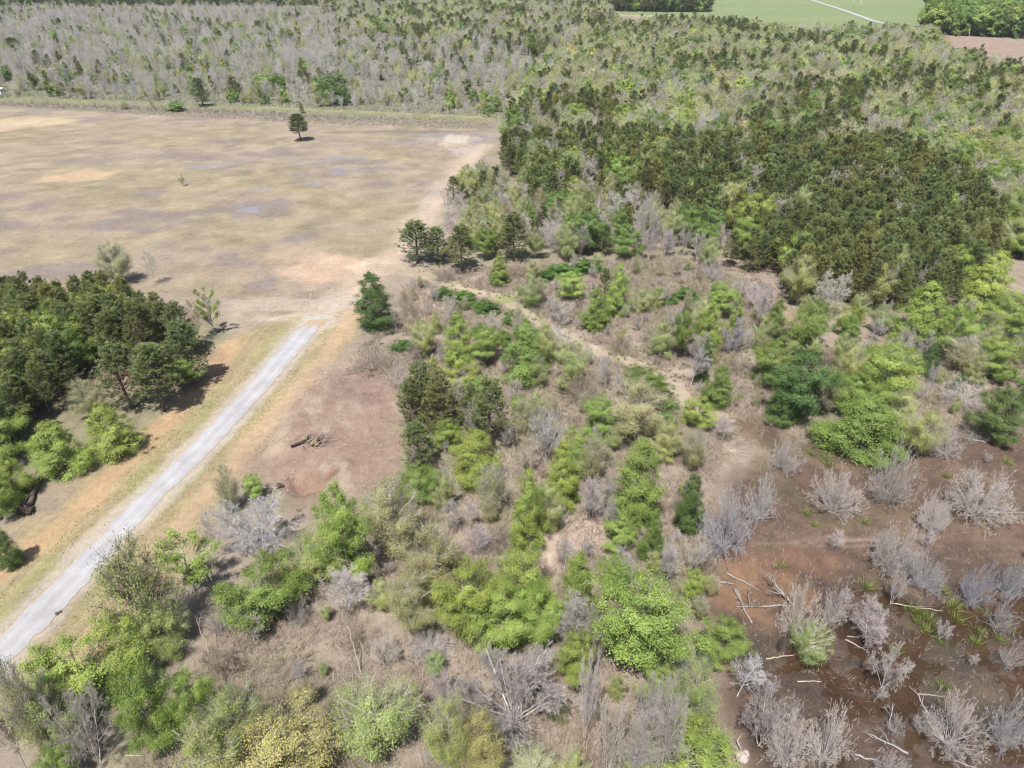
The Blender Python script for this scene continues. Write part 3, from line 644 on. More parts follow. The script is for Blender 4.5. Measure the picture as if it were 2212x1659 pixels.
C_LIME = (.238, .312, .074); C_MID = (.155, .232, .055); C_DARK = (.085, .145, .038); C_YEL = (.27, .27, .095); C_GOLD = (.40, .385, .15); C_PALE = (.31, .32, .16); C_PINE = (.132, .165, .062); C_PINE2 = (.175, .195, .070); C_BUD = (.29, .338, .11)
W_GREY = (.45, .41, .385); W_PINK = (.42, .375, .36); W_WHITE = (.45, .435, .43); W_TAN = (.33, .275, .22); W_BLUE = (.35, .345, .36); W_DARK = (.13, .10, .085); W_PBARK = (.18, .14, .115); W_LEAFB = (.26, .225, .195)
KIND = {  # name -> (model, object name, category, crown colour, wood colour)
    'lime': ('leafy', 'leafy_tree', 'tree', C_LIME, W_LEAFB), 'mid': ('leafy', 'leafy_tree', 'tree', C_MID, W_LEAFB), 'dark': ('cone', 'leafy_tree', 'tree', C_DARK, W_LEAFB),
    'limecone': ('cone', 'leafy_tree', 'tree', C_LIME, W_LEAFB), 'midcone': ('cone', 'leafy_tree', 'tree', C_MID, W_LEAFB), 'sparse': ('sparse', 'leafy_tree', 'tree', C_LIME, W_GREY),
    'darkround': ('leafy', 'leafy_tree', 'tree', C_DARK, W_LEAFB),
    'feather': ('budding', 'budding_tree', 'tree', C_YEL, W_GREY), 'pale': ('fullbud', 'budding_tree', 'tree', C_PALE, W_GREY), 'gold': ('fullbud', 'budding_tree', 'tree', C_GOLD, W_LEAFB), 'limebud': ('fullbud', 'budding_tree', 'tree', C_BUD, W_GREY),
    'bare': ('bare', 'bare_tree', 'bare tree', None, W_GREY), 'barepink': ('bare', 'bare_tree', 'bare tree', None, W_PINK), 'barewhite': ('bare', 'bare_tree', 'bare tree', None, W_WHITE), 'baretan': ('bare', 'bare_tree', 'bare tree', None, W_TAN), 'baredark': ('bare', 'bare_tree', 'bare tree', None, W_DARK),
    'bush': ('bush', 'bare_shrub', 'shrub', None, W_GREY), 'bushpink': ('bush', 'bare_shrub', 'shrub', None, W_PINK), 'bushwhite': ('bush', 'bare_shrub', 'shrub', None, W_WHITE), 'bushblue': ('bush', 'bare_shrub', 'shrub', None, W_BLUE), 'bushtan': ('bush', 'bare_shrub', 'shrub', None, W_TAN),
    'pine': ('pine', 'pine_tree', 'pine tree', C_PINE, W_PBARK), 'pineround': ('pineround', 'pine_tree', 'pine tree', C_PINE, W_PBARK), 'fan': ('fan', 'bare_tree', 'bare tree', None, W_PINK), 'bramble': ('mound', 'green_shrub', 'shrub', (.085, .165, .035), W_LEAFB),
}
PLACED = []
def plant(kind, G, h, r, label, group=None, rng=RNG, var=None, col=None, rz=None):
    model, name, cat, cc, wc = KIND[kind]
    lib = LIB[model]; i = int(rng.integers(len(lib))) if var is None else var % len(lib)
    H0, R0 = NOM[model]; sxy = r / R0; sz = h / H0
    ob = empty(name, (G[0], G[1], gz(G) - .05), rng.random() * 6.28 if rz is None else rz, (sxy, sxy, sz))
    j = 1 + rng.normal() * .09; hue = rng.normal() * .06
    for nm, me in lib[i]:
        leaf = nm == 'crown'
        base = (col or cc) if leaf else (tuple(q * 1.35 for q in wc) if nm == 'trunk' and model in ('bare', 'fan') else wc)
        wj = rng.normal() * .12; k = (j * (1 + hue), j, j * (1 - hue * .5)) if leaf else (1 + wj, 1 + wj * .95, 1 + wj * .8 + rng.normal() * .04)
        link(nm, me, ob, tuple(min(.95, b * q) for b, q in zip(base, k)))
    tag(ob, label, cat, group); PLACED.append((G[0], G[1], r)); return ob
def P(kind, x, yb, yt, wd, label, group=None, **kw):
    G = gpt(x, yb); r = wd / 2 * mpp(G) * (.9 if 'bush' in kind else 1); H0 = height_for(G, yt)
    ph = math.atan2(CAM_H, math.hypot(G[0], G[1])); model = KIND[kind][0]
    if model in ('bare', 'sparse', 'pine', 'pineround'):          # foot of the trunk is in sight
        h = max(.62 * H0, H0 - .45 * r * math.tan(ph))
    else:                                                          # crown reaches the ground: fit an ellipsoid to the outline seen from above
        E = H0 * math.cos(ph) / 2; a = math.sqrt(max((E * E - (r * .85 * math.sin(ph)) ** 2), (.5 * r * math.cos(ph)) ** 2)) / math.cos(ph)
        u = (x * K - 512) / FPX; v = ((yb + yt) / 2 * K - 384) / FPX
        t = (CAM_H - a) / (sp + v * cp); G = np.array([u * t, (cp - v * sp) * t]); h = 2 * a
    return plant(kind, G, max(.8, h), r, label, group, **kw)

# ------------------------------------------------------------------ single trees: kind, base x, base y, top y, width, label
TREES = [
 # field
 ('pineround', 650, 304, 243, 50, 'lone dark green pine standing in the open tan field with its shadow at its foot'),
 ('pine', 653, 246, 223, 13, 'small pine on the grassy berm directly behind the lone field pine'),
 ('mid', 378, 240, 217, 36, 'low round dark green bush on the berm at the far edge of the field'),
 ('pine', 440, 232, 172, 50, 'dark pine clump beside the round bush at the far edge of the field'),
 ('darkround', 722, 226, 152, 60, 'broad dark green tree pair at the far field edge behind the lone pine'),
 ('lime', 570, 200, 158, 44, 'bright yellow-green round tree in the grey scrub beyond the field'),
 ('mid', 1055, 257, 228, 22, 'small green tree at the right end of the far berm'),
 ('pineround', 30, 112, 80, 36, 'rounded dark pine alone in the grey scrub at far left'),
 ('pine', 505, 198, 165, 34, 'dark pine left of the bright yellow-green scrub tree'),
 ('mid', 345, 198, 168, 20, 'narrow green cone tree in the scrub left of the dark berm pine'),
 ('feather', 268, 236, 218, 18, 'tiny green sapling at the foot of the berm left of the round bush'),
 ('baretan', 330, 236, 208, 14, 'thin bare sapling standing on the berm left of the round bush'),
 ('pale', 243, 616, 523, 64, 'yellow-green tree with two slim pale trunks and a dark shadow in the field'),
 ('bare', 335, 614, 534, 38, 'thin leafless tree in the field right of the two-trunked yellow-green tree'),
 ('feather', 195, 628, 590, 46, 'pale wispy bush behind the left pine clump at the field edge'),
 ('sparse', 464, 722, 611, 42, 'tall slim tree with small yellow-green top at the right end of the left pine clump'),
 ('baretan', 432, 740, 640, 34, 'thin bare tree just left of the tall slim yellow-green topped tree'),
 ('baretan', 396, 402, 374, 12, 'tiny half bare sapling in the middle of the open field'),
 # left pine clump
 ('pineround', 355, 888, 735, 112, 'front pine of the left clump with bare trunk showing above its ground shadow'),
 ('pine', 286, 884, 735, 110, 'pine beside the front trunk pine at the lower edge of the left clump'),
 ('pine', 422, 830, 690, 100, 'rightmost big pine of the left clump by the orange dirt strip'),
 ('pine', 402, 770, 650, 80, 'pine with a sharp top at the upper right of the left clump'),
 ('pine', 322, 790, 645, 80, 'pine just left of the sharp topped pine in the left clump'),
 ('lime', 398, 838, 768, 62, 'yellow-green young tree against the right edge of the left pine clump'),
 ('pale', 190, 900, 812, 60, 'pale green bush in the gap at the front of the left pine clump'),
 ('limecone', 117, 1022, 905, 122, 'bright green round tree with bare lower stems below the left pine clump'),
 ('limecone', 234, 985, 866, 112, 'bright green tree casting a shadow onto the orange dirt strip left of the road'),
 ('limecone', 15, 1078, 980, 90, 'green tree cut by the left frame edge above the fallen trunk'),
 ('dark', 5, 1225, 1130, 60, 'dark green tree at the left frame edge below the fallen trunk'),
 ('mid', -20, 1120, 1020, 70, 'green bush at the left frame edge beside the fallen trunk'),
 # right of the road, foreground left
 ('feather', 488, 1105, 1000, 44, 'dark stemmed slim tree with few yellow leaves right of the road'),
 ('bare', 468, 1210, 1095, 44, 'dark stemmed bare tree beside the dense grey branched tree right of the road'),
 ('barewhite', 572, 1208, 1050, 165, 'dense silvery bare tree with many fine branches right of the road'),
 ('lime', 545, 1080, 1022, 42, 'small bright green tree top above the dense silvery bare tree'),
 ('sparse', 424, 1278, 1116, 108, 'open tree with separate bright green leaf clumps and a pale trunk near the road'),
 ('olive2', 300, 1402, 1160, 132, 'tall wispy olive-yellow tree overhanging the gravel road edge'),
 ('limebud', 352, 1412, 1296, 96, 'dense olive-green shrubby tree at the foot of the wispy olive tree'),
 ('mid', 562, 1357, 1210, 150, 'deep green leafy tree with three leaf masses in the dry brush'),
 ('lime', 738, 1268, 1038, 104, 'tall bright green tree behind the deep green three-mass tree'),
 ('limebud', 700, 1262, 1125, 120, 'lower pale green tree leaning left of the tall bright green tree'),
 ('bare', 755, 1330, 1215, 100, 'tangled grey bare tree below the tall bright green tree'),
 ('lime', 178, 1530, 1362, 176, 'vivid green broad tree in the lower left corner beside the road'),
 ('limebud', 105, 1625, 1475, 118, 'yellow-green wispy tree below the vivid broad tree in the lower left corner'),
 ('mid', 318, 1645, 1438, 116, 'dark green tree with a pale trunk in the lower left'),
 ('lime', 420, 1605, 1452, 92, 'bright green tree right of the dark green pale-trunked tree'),
 ('limebud', 512, 1645, 1478, 112, 'light green feathery tree left of the yellow blossom tree'),
 ('limebud', 448, 1740, 1562, 150, 'light green low tree at the bottom edge below the bright green tree'),
 ('gold', 618, 1730, 1528, 190, 'golden yellow flowering tree at the bottom edge'),
 ('gold', 645, 1535, 1485, 42, 'small golden top tree just above the golden flowering tree'),
 ('sparse', 172, 1665, 1572, 62, 'small bright lime sprig tree near the bottom left corner'),
 ('lime', 118, 1690, 1618, 60, 'low lime bush at the bottom edge near the left corner'),
 ('baredark', 60, 1662, 1532, 50, 'leaning dark bare tree at the bottom left corner'),
 ('feather', 45, 1650, 1410, 62, 'thin dark stemmed tree with scattered leaves at the left edge below the road'),
 ('bare', 215, 1645, 1478, 112, 'grey bare branching tree between the wispy and dark green trees lower left'),
 ('bushpink', 470, 1370, 1300, 70, 'pinkish bare thicket right of the olive-green shrubby tree'),
 ('bush', 640, 1350, 1280, 60, 'grey bare shrub at the right foot of the deep green three-mass tree'),
 # foreground middle
 ('pale', 845, 1210, 1034, 112, 'pale cream-green blossoming tree right of the tall bright green tree'),
 ('olive', 932, 1290, 1125, 122, 'yellowish budding tree right of the pale cream-green tree'),
 ('olive', 885, 1372, 1235, 118, 'yellowish budding tree with bare base below the pale cream-green tree'),
 ('lime', 1130, 1335, 1180, 130, 'bright green tree at the upper right of the middle lime group'),
 ('lime', 1005, 1390, 1215, 118, 'bright green tree at the left of the middle lime group'),
 ('lime', 1090, 1408, 1250, 130, 'bright green tree in front at the centre of the middle lime group'),
 ('lime', 1160, 1395, 1260, 86, 'bright green tree at the right edge of the middle lime group'),
 ('limecone', 1246, 1385, 1188, 100, 'round headed light green tree beside the pale sandy path'),
 ('lime', 1326, 1300, 1192, 58, 'small light green tree left of the large lime tree'),
 ('bare', 1236, 1425, 1265, 88, 'grey twin bare tree below the round headed light green tree'),
 ('bare', 1278, 1440, 1285, 62, 'slim grey bare tree left of the large lime tree'),
 ('lime', 1388, 1478, 1235, 172, 'largest vivid lime tree right of the bare twin trees'),
 ('lime', 1245, 1490, 1360, 78, 'lime leaning oval tree between the big bare tree and the largest lime tree'),
 ('fan', 1110, 1628, 1370, 235, 'big fan shaped leafless tree at bottom centre'),
 ('bare', 1262, 1605, 1385, 46, 'tall slim pale leafless tree beside the lime leaning oval tree'),
 ('bare', 1310, 1690, 1490, 80, 'leafless tree with pale trunk at the bottom edge left of the others'),
 ('bare', 1365, 1700, 1470, 84, 'leafless tree with pale trunk in the middle of the bottom edge group'),
 ('bare', 1425, 1690, 1430, 86, 'tall leafless tree with pale trunk left of the vivid green bottom tree'),
 ('bare', 1395, 1590, 1440, 70, 'leafless tree under the largest lime tree'),
 ('limebud', 812, 1660, 1470, 160, 'broad light green feathery tree at the bottom edge right of the golden tree'),
 ('limebud', 968, 1690, 1506, 92, 'slim light green tree right of the broad feathery tree at the bottom'),
 ('gold', 1040, 1695, 1522, 94, 'yellowish tree right of the slim light green tree at the bottom'),
 ('pale', 1150, 1700, 1610, 110, 'low yellowish bush at the bottom edge below the fan shaped leafless tree'),
 ('limebud', 1240, 1720, 1620, 70, 'small olive bush at the bottom edge right of the fan shaped leafless tree'),
 ('lime', 1490, 1725, 1552, 178, 'vivid green dense tree at the bottom edge beside the swamp'),
 ('mid', 905, 1088, 1003, 92, 'green bushy tree directly above the pale cream-green tree'),
 # centre
 ('dark', 806, 713, 586, 100, 'large dark green round tree at the end of the gravel road'),
 ('baretan', 876, 727, 603, 66, 'grey-brown bare tree right of the large round tree at the road end'),
 ('midcone', 1078, 613, 548, 52, 'small dark green cone tree near the pines at the trail start'),
 ('limecone', 990, 780, 672, 80, 'light green oval tree left of the large centre green tree'),
 ('midcone', 1134, 824, 688, 110, 'large green oval tree in the centre'),
 ('midcone', 1288, 712, 620, 68, 'dark green cone tree right of the trail'),
 ('pine', 1302, 664, 578, 38, 'narrow dark pine behind the dark green cone tree'),
 ('limecone', 1336, 682, 568, 60, 'light green column tree right of the narrow dark pine'),
 ('bare', 1207, 702, 638, 58, 'small bare tree beside the trail left of the dark green cone tree'),
 ('barepink', 1200, 768, 688, 62, 'pinkish bare tree right of the large centre oval tree'),
 ('limebud', 1238, 834, 735, 62, 'wispy light green tree right of the large centre oval tree'),
 ('bushtan', 1262, 868, 790, 100, 'tan bare thicket below the wispy light green tree'),
 ('pine', 918, 900, 772, 104, 'upper pine of the centre pine clump beside the cleared patch'),
 ('pine', 958, 935, 795, 100, 'right pine of the centre pine clump beside the cleared patch'),
 ('pine', 895, 925, 810, 70, 'left pine of the centre pine clump beside the cleared patch'),
 ('pine', 1062, 968, 808, 100, 'dark pine right of the centre pine clump with a shadow at its foot'),
 ('pine', 1020, 940, 825, 60, 'slim pine between the centre clump and the dark shadowed pine'),
 ('pine', 905, 1015, 905, 86, 'lower pine of the centre clump above the green bushy tree'),
 ('lime', 1036, 870, 806, 42, 'small lime tree top between the two centre pines'),
 ('pale', 925, 860, 812, 36, 'pale green sprig in front of the upper centre pine'),
 ('lime', 966, 972, 900, 66, 'bright green tree in front of the centre pine clump'),
 ('limecone', 1028, 1048, 920, 116, 'yellow-green broad tree below the centre pines'),
 ('feather', 1140, 935, 850, 60, 'wispy olive tree right of the dark shadowed pine'),
 ('lime', 1120, 900, 850, 40, 'small green tree between the shadowed pine and the white bare tree'),
 ('barewhite', 1178, 998, 866, 76, 'white leafless tree standing in the centre'),
 ('pale', 1376, 958, 812, 112, 'pale green tree with white branches right of the white leafless tree'),
 ('lime', 1300, 938, 850, 64, 'bright green tree left of the pale white-branched tree'),
 ('mid', 1440, 938, 850, 50, 'green tree right of the pale white-branched tree'),
 ('mid', 1395, 850, 795, 80, 'green tree top behind the pale white-branched tree'),
 ('limecone', 1216, 1095, 945, 90, 'light green tree below the white leafless tree'),
 ('limecone', 1142, 1185, 1008, 86, 'light green narrow tree left of the pale sandy path'),
 ('limecone', 1380, 1128, 940, 128, 'tall light green cone tree standing left of the swamp'),
 ('midcone', 1411, 1215, 1098, 54, 'dark green narrow tree at the foot of the tall light green cone tree'),
 ('dark', 1492, 1150, 1022, 74, 'dark green evergreen cone at the left edge of the swamp'),
 ('barepink', 1276, 1125, 1005, 60, 'slim pinkish bare tree left of the tall light green cone tree'),
 ('feather', 1500, 1020, 930, 56, 'thin yellow-green tree behind the dark green evergreen cone'),
 ('lime', 1500, 1298, 1222, 42, 'small lime bush at the swamp edge right of the largest lime tree'),
 ('bare', 1440, 1260, 1150, 60, 'grey bare tree right of the dark green narrow tree'),
 ('bare', 1500, 1240, 1140, 50, 'slim grey bare tree at the swamp edge above the small lime bush'),
 # right of the trail
 ('midcone', 1555, 880, 785, 76, 'single green cone tree by the muddy ruts at the end of the trail'),
 ('dark', 1522, 824, 735, 38, 'narrow dark green column tree behind the single cone tree'),
 ('limecone', 1532, 770, 648, 58, 'light green tall cone tree left of the bare grey gap'),
 ('mid', 1476, 775, 665, 46, 'dark green slim tree left of the light green tall cone tree'),
 ('midcone', 1590, 748, 641, 50, 'slim green spire tree standing alone right of the light green tall cone tree'),
 ('midcone', 1676, 748, 648, 66, 'green pointed tree at the left end of the big right green group'),
 ('mid', 1756, 760, 648, 72, 'green rounded tree right of the pointed tree in the right green group'),
 ('midcone', 1836, 755, 678, 54, 'small green pointed tree at the top of the right green group'),
 ('mid', 1672, 832, 732, 80, 'green tree at the left edge of the big right green group'),
 ('darkround', 1738, 908, 755, 130, 'large dark green tree in the middle of the right green group'),
 ('dark', 1694, 914, 835, 86, 'dark green round bush tree at the lower left of the right green group'),
 ('lime', 1918, 880, 738, 120, 'yellow-green tall tree at the right of the right green group'),
 ('limebud', 1840, 850, 742, 60, 'thin yellow-green tree in the middle of the right green group'),
 ('lime', 1850, 900, 800, 90, 'yellow-green tree in front of the thin one in the right green group'),
 ('midcone', 1868, 987, 845, 180, 'very broad green tree at the edge of the swamp'),
 ('limebud', 1945, 930, 845, 80, 'yellow-green tree right of the very broad swamp edge tree'),
 ('limebud', 2000, 992, 880, 64, 'bright yellow wispy tree right of the very broad swamp edge tree'),
 ('limecone', 1995, 745, 608, 125, 'broad light green tree below the dense pine stand on the right'),
 ('lime', 2060, 772, 652, 80, 'light green tree right of the broad light green tree under the pines'),
 ('limecone', 2142, 668, 540, 112, 'tall bright green tree near the right frame edge'),
 ('lime', 2195, 735, 632, 84, 'bright green tree touching the right frame edge'),
 ('dark', 2118, 744, 680, 50, 'small dark green tree left of the tree at the right frame edge'),
 ('dark', 2010, 812, 743, 46, 'small dark green tree below the broad light green tree'),
 ('lime', 2152, 812, 728, 72, 'light green tree below the small dark green tree at right'),
 ('dark', 2118, 812, 775, 46, 'dark green bush left of the light green tree at right'),
 ('dark', 2072, 848, 806, 36, 'low dark green bush in the dry brush at right'),
 ('darkround', 2168, 948, 835, 100, 'large dark green tree at the right edge above the fallen white branches'),
 ('limebud', 1930, 800, 730, 60, 'wispy yellow-green tree behind the yellow-green tall tree'),
 ('feather', 2085, 800, 725, 70, 'wispy olive tree between the broad light green tree and the right edge'),
 ('barewhite', 1784, 685, 575, 62, 'white bare tree in front of the dense pine stand'),
 ('barewhite', 1682, 440, 372, 36, 'white bare tree in the strip between the two pine stands'),
 ('bare', 1640, 718, 598, 58, 'grey bare tree at the left edge of the eastern pine stand'),
 ('bare', 1628, 668, 600, 50, 'grey bare tree behind the one at the left edge of the eastern pine stand'),
 ('bushpink', 1540, 600, 545, 60, 'pinkish bare shrub below the western pine stand'),
 # along the field edge
 ('pine', 903, 568, 472, 92, 'leftmost pine at the corner of the field and trail'),
 ('pine', 945, 566, 486, 72, 'pine right of the leftmost corner pine'),
 ('pine', 998, 584, 482, 78, 'dense pine right of the corner pines at the trail start'),
 ('pine', 1110, 562, 456, 84, 'tall pine right of the small dark green cone tree'),
 ('mid', 1052, 560, 490, 44, 'green tree left of the tall pine at the trail start'),
 ('barepink', 985, 492, 408, 64, 'pinkish bare tree on the field edge above the corner pines'),
 ('pine', 980, 432, 380, 36, 'small pine leaning out at the field edge above the pinkish bare tree'),
 ('barewhite', 1336, 502, 402, 56, 'white leafless tree left of a matching one below the western pine stand'),
 ('barewhite', 1390, 528, 420, 52, 'white leafless tree nearest the trail below the western pine stand'),
 ('lime', 1250, 520, 463, 40, 'small bright yellow-green tree in the brush left of the white leafless trees'),
 ('barepink', 1205, 545, 480, 60, 'pinkish bare tree left of the small bright yellow-green tree'),
 # swamp shrubs
 ('bushblue', 1578, 1198, 1035, 135, 'large blue-grey bare bush at the left edge of the swamp'),
 ('bushwhite', 1650, 1125, 1005, 78, 'pale bare bush right of the large blue-grey bush'),
 ('bush', 1700, 1016, 928, 88, 'grey bare bush below the dark green round bush tree'),
 ('bushpink', 1815, 1116, 995, 132, 'round pinkish-grey bare bush in the upper middle of the swamp'),
 ('bush', 1935, 1088, 948, 112, 'tall grey bush with a little green in the upper swamp'),
 ('bush', 2130, 1118, 998, 160, 'widest bare bush at the right edge of the upper swamp'),
 ('bush', 2020, 1145, 1052, 76, 'small grey bush left of the widest bare bush'),
 ('bushpink', 1945, 1230, 1122, 122, 'pinkish feathery bare bush by the wheel ruts'),
 ('bushwhite', 2005, 1272, 1190, 88, 'white spidery bush right of the pinkish feathery bush'),
 ('bushblue', 2120, 1304, 1203, 78, 'blue-grey bush standing in the dark water at right'),
 ('bushblue', 2195, 1280, 1200, 60, 'blue-grey bush at the right edge by the dark water'),
 ('bushpink', 1735, 1370, 1230, 94, 'tall pinkish bush above the greening bush in the middle of the swamp'),
 ('bush', 1812, 1345, 1240, 70, 'grey bush right of the tall pinkish bush'),
 ('barepink', 1872, 1390, 1280, 74, 'pale upright bare tree in the middle of the swamp'),
 ('limebud', 1752, 1428, 1340, 78, 'greening bush with lime leaves at its base in the swamp'),
 ('bare', 1905, 1482, 1388, 84, 'small two-stemmed bare tree in the lower swamp'),
 ('bare', 1925, 1302, 1222, 36, 'single thin bare tree right of the pinkish swamp bushes'),
 ('bushpink', 2172, 1355, 1285, 76, 'pinkish bush at the right edge below the dark water'),
 ('bush', 1715, 1650, 1512, 114, 'tall grey bush left of two at the bottom of the swamp'),
 ('bush', 1802, 1648, 1505, 108, 'tall grey bush right of two at the bottom of the swamp'),
 ('bushpink', 2080, 1620, 1486, 152, 'wide pinkish bush in the lower right of the swamp'),
 ('bushwhite', 2198, 1610, 1488, 100, 'silvery bush in the lower right corner of the swamp'),
 ('bush', 1942, 1580, 1536, 46, 'small low bare bush between the bottom swamp bushes'),
 ('bush', 2192, 1435, 1375, 56, 'grey bush at the right edge in the lower swamp'),
 ('baredark', 1683, 1410, 1360, 22, 'tiny bare sapling standing in the brown water'),
 ('lime', 1562, 1428, 1328, 92, 'lime green bush tree on the left bank of the lower swamp'),
 ('barewhite', 1594, 1502, 1388, 82, 'pale bare tree below the lime bush tree on the swamp bank'),
 ('limebud', 1500, 1582, 1412, 84, 'yellow-green wispy tree on the bank left of the pale bare tree'),
 ('barepink', 1640, 1605, 1455, 110, 'thin yellowish-grey bare tree in the water at the bottom of the swamp'),
 ('bush', 1560, 1640, 1560, 60, 'grey twiggy bush right of the vivid green bottom tree'),
 ('bushpink', 1930, 1690, 1620, 90, 'pinkish bush at the bottom edge of the swamp'),
 ('bush', 2050, 985, 920, 90, 'grey bare bush behind the fallen white branches'),
 ('bushtan', 1480, 1110, 1060, 60, 'tan low bush left of the dark green evergreen cone'),
]
KIND['olive2'] = ('budding', 'budding_tree', 'tree', (.30, .32, .08), W_LEAFB); KIND['olive'] = ('fullbud', 'budding_tree', 'tree', (.275, .265, .115), W_GREY)
for t in TREES: P(*t)
for (x, y, wd, hpx, l) in [(1000, 650, 66, 22, 'dark green bramble mound along the trail start'), (958, 636, 46, 18, 'small bramble mound left of the trail mound'), (1052, 668, 50, 20, 'bramble mound below the trail'), (1212, 590, 60, 22, 'green bramble mound right of the pine corner'),
     (1262, 580, 60, 24, 'bramble mound above the dark green cone tree'), (1432, 642, 56, 20, 'bramble mound right of the light green column tree'), (1484, 640, 52, 20, 'bramble mound furthest right along the brush'), (1108, 694, 40, 26, 'green shrub on the trail above the large centre oval tree'),
     (1180, 596, 40, 18, 'low green shrub beside the grassy trail'), (870, 750, 46, 18, 'green shrub below the grey-brown bare tree at the road end'), (1085, 735, 44, 24, 'green shrub left of the large centre oval tree'), (1040, 720, 50, 22, 'green shrub between the two centre oval trees')]:
    P('bramble', x, y + 8, y - hpx, wd, l)
for (x, y, wd, hpx, l) in [(800, 800, 110, 60, 'brown thicket at the edge of the cleared patch'), (960, 600, 60, 22, 'low grey brush below the corner pines'), (1120, 590, 70, 30, 'low grey brush along the trail'), (1160, 645, 60, 36, 'pinkish low brush beside the trail'),
     (1420, 740, 90, 60, 'grey thicket left of the dark green slim tree'), (1340, 760, 80, 50, 'grey thicket right of the wispy light green tree'), (1600, 800, 70, 40, 'grey thicket right of the narrow dark column'), (2090, 870, 120, 50, 'grey thicket at the right below the low dark bush'), (1960, 840, 60, 40, 'grey thicket in the right green group'),
     (930, 1420, 110, 70, 'brown-grey thicket left of the fan shaped leafless tree'), (1080, 1180, 80, 60, 'brown-grey thicket above the middle lime group'), (1180, 1250, 50, 50, 'small thicket beside the sandy path'), (1420, 1330, 60, 50, 'thicket at the edge of the largest lime tree'), (1520, 1230, 56, 70, 'pale thicket at the swamp edge'),
     (780, 1400, 100, 60, 'brown thicket below the tangled grey bare tree'), (620, 1450, 120, 50, 'brown thicket in the open dry brush'), (500, 1420, 90, 40, 'brown thicket above the light green feathery tree')]:
    P('bushtan' if x % 4 < 2 else 'bush', x, y + 5, y - hpx, wd, l)

# ------------------------------------------------------------------ woods filled region by region
CELL = 2.0
occ = {}
def mark(x, y, r): occ.setdefault((int(x // 8), int(y // 8)), []).append((x, y, r))
for p in PLACED: mark(*p)
def free(x, y, r):
    i, j = int(x // 8), int(y // 8)
    for a in (-1, 0, 1):
        for b in (-1, 0, 1):
            for (px, py, pr) in occ.get((i + a, j + b), ()):
                if (x - px) ** 2 + (y - py) ** 2 < (r + pr * .55) ** 2: return False
    return True
def scatter(poly, spacing, rng, jit=.85):
    Q = gpoly(poly); lo, hi = Q.min(0), Q.max(0)
    xs = np.arange(lo[0], hi[0], spacing); ys = np.arange(lo[1], hi[1], spacing); X, Y = np.meshgrid(xs, ys)
    X = X + (np.arange(len(ys)) % 2)[:, None] * spacing * .5
    X = (X + (rng.random(X.shape) - .5) * spacing * jit).ravel(); Y = (Y + (rng.random(Y.shape) - .5) * spacing * jit).ravel()
    k = inside(X, Y, Q); return np.stack([X[k], Y[k]], 1)
TOP = -24
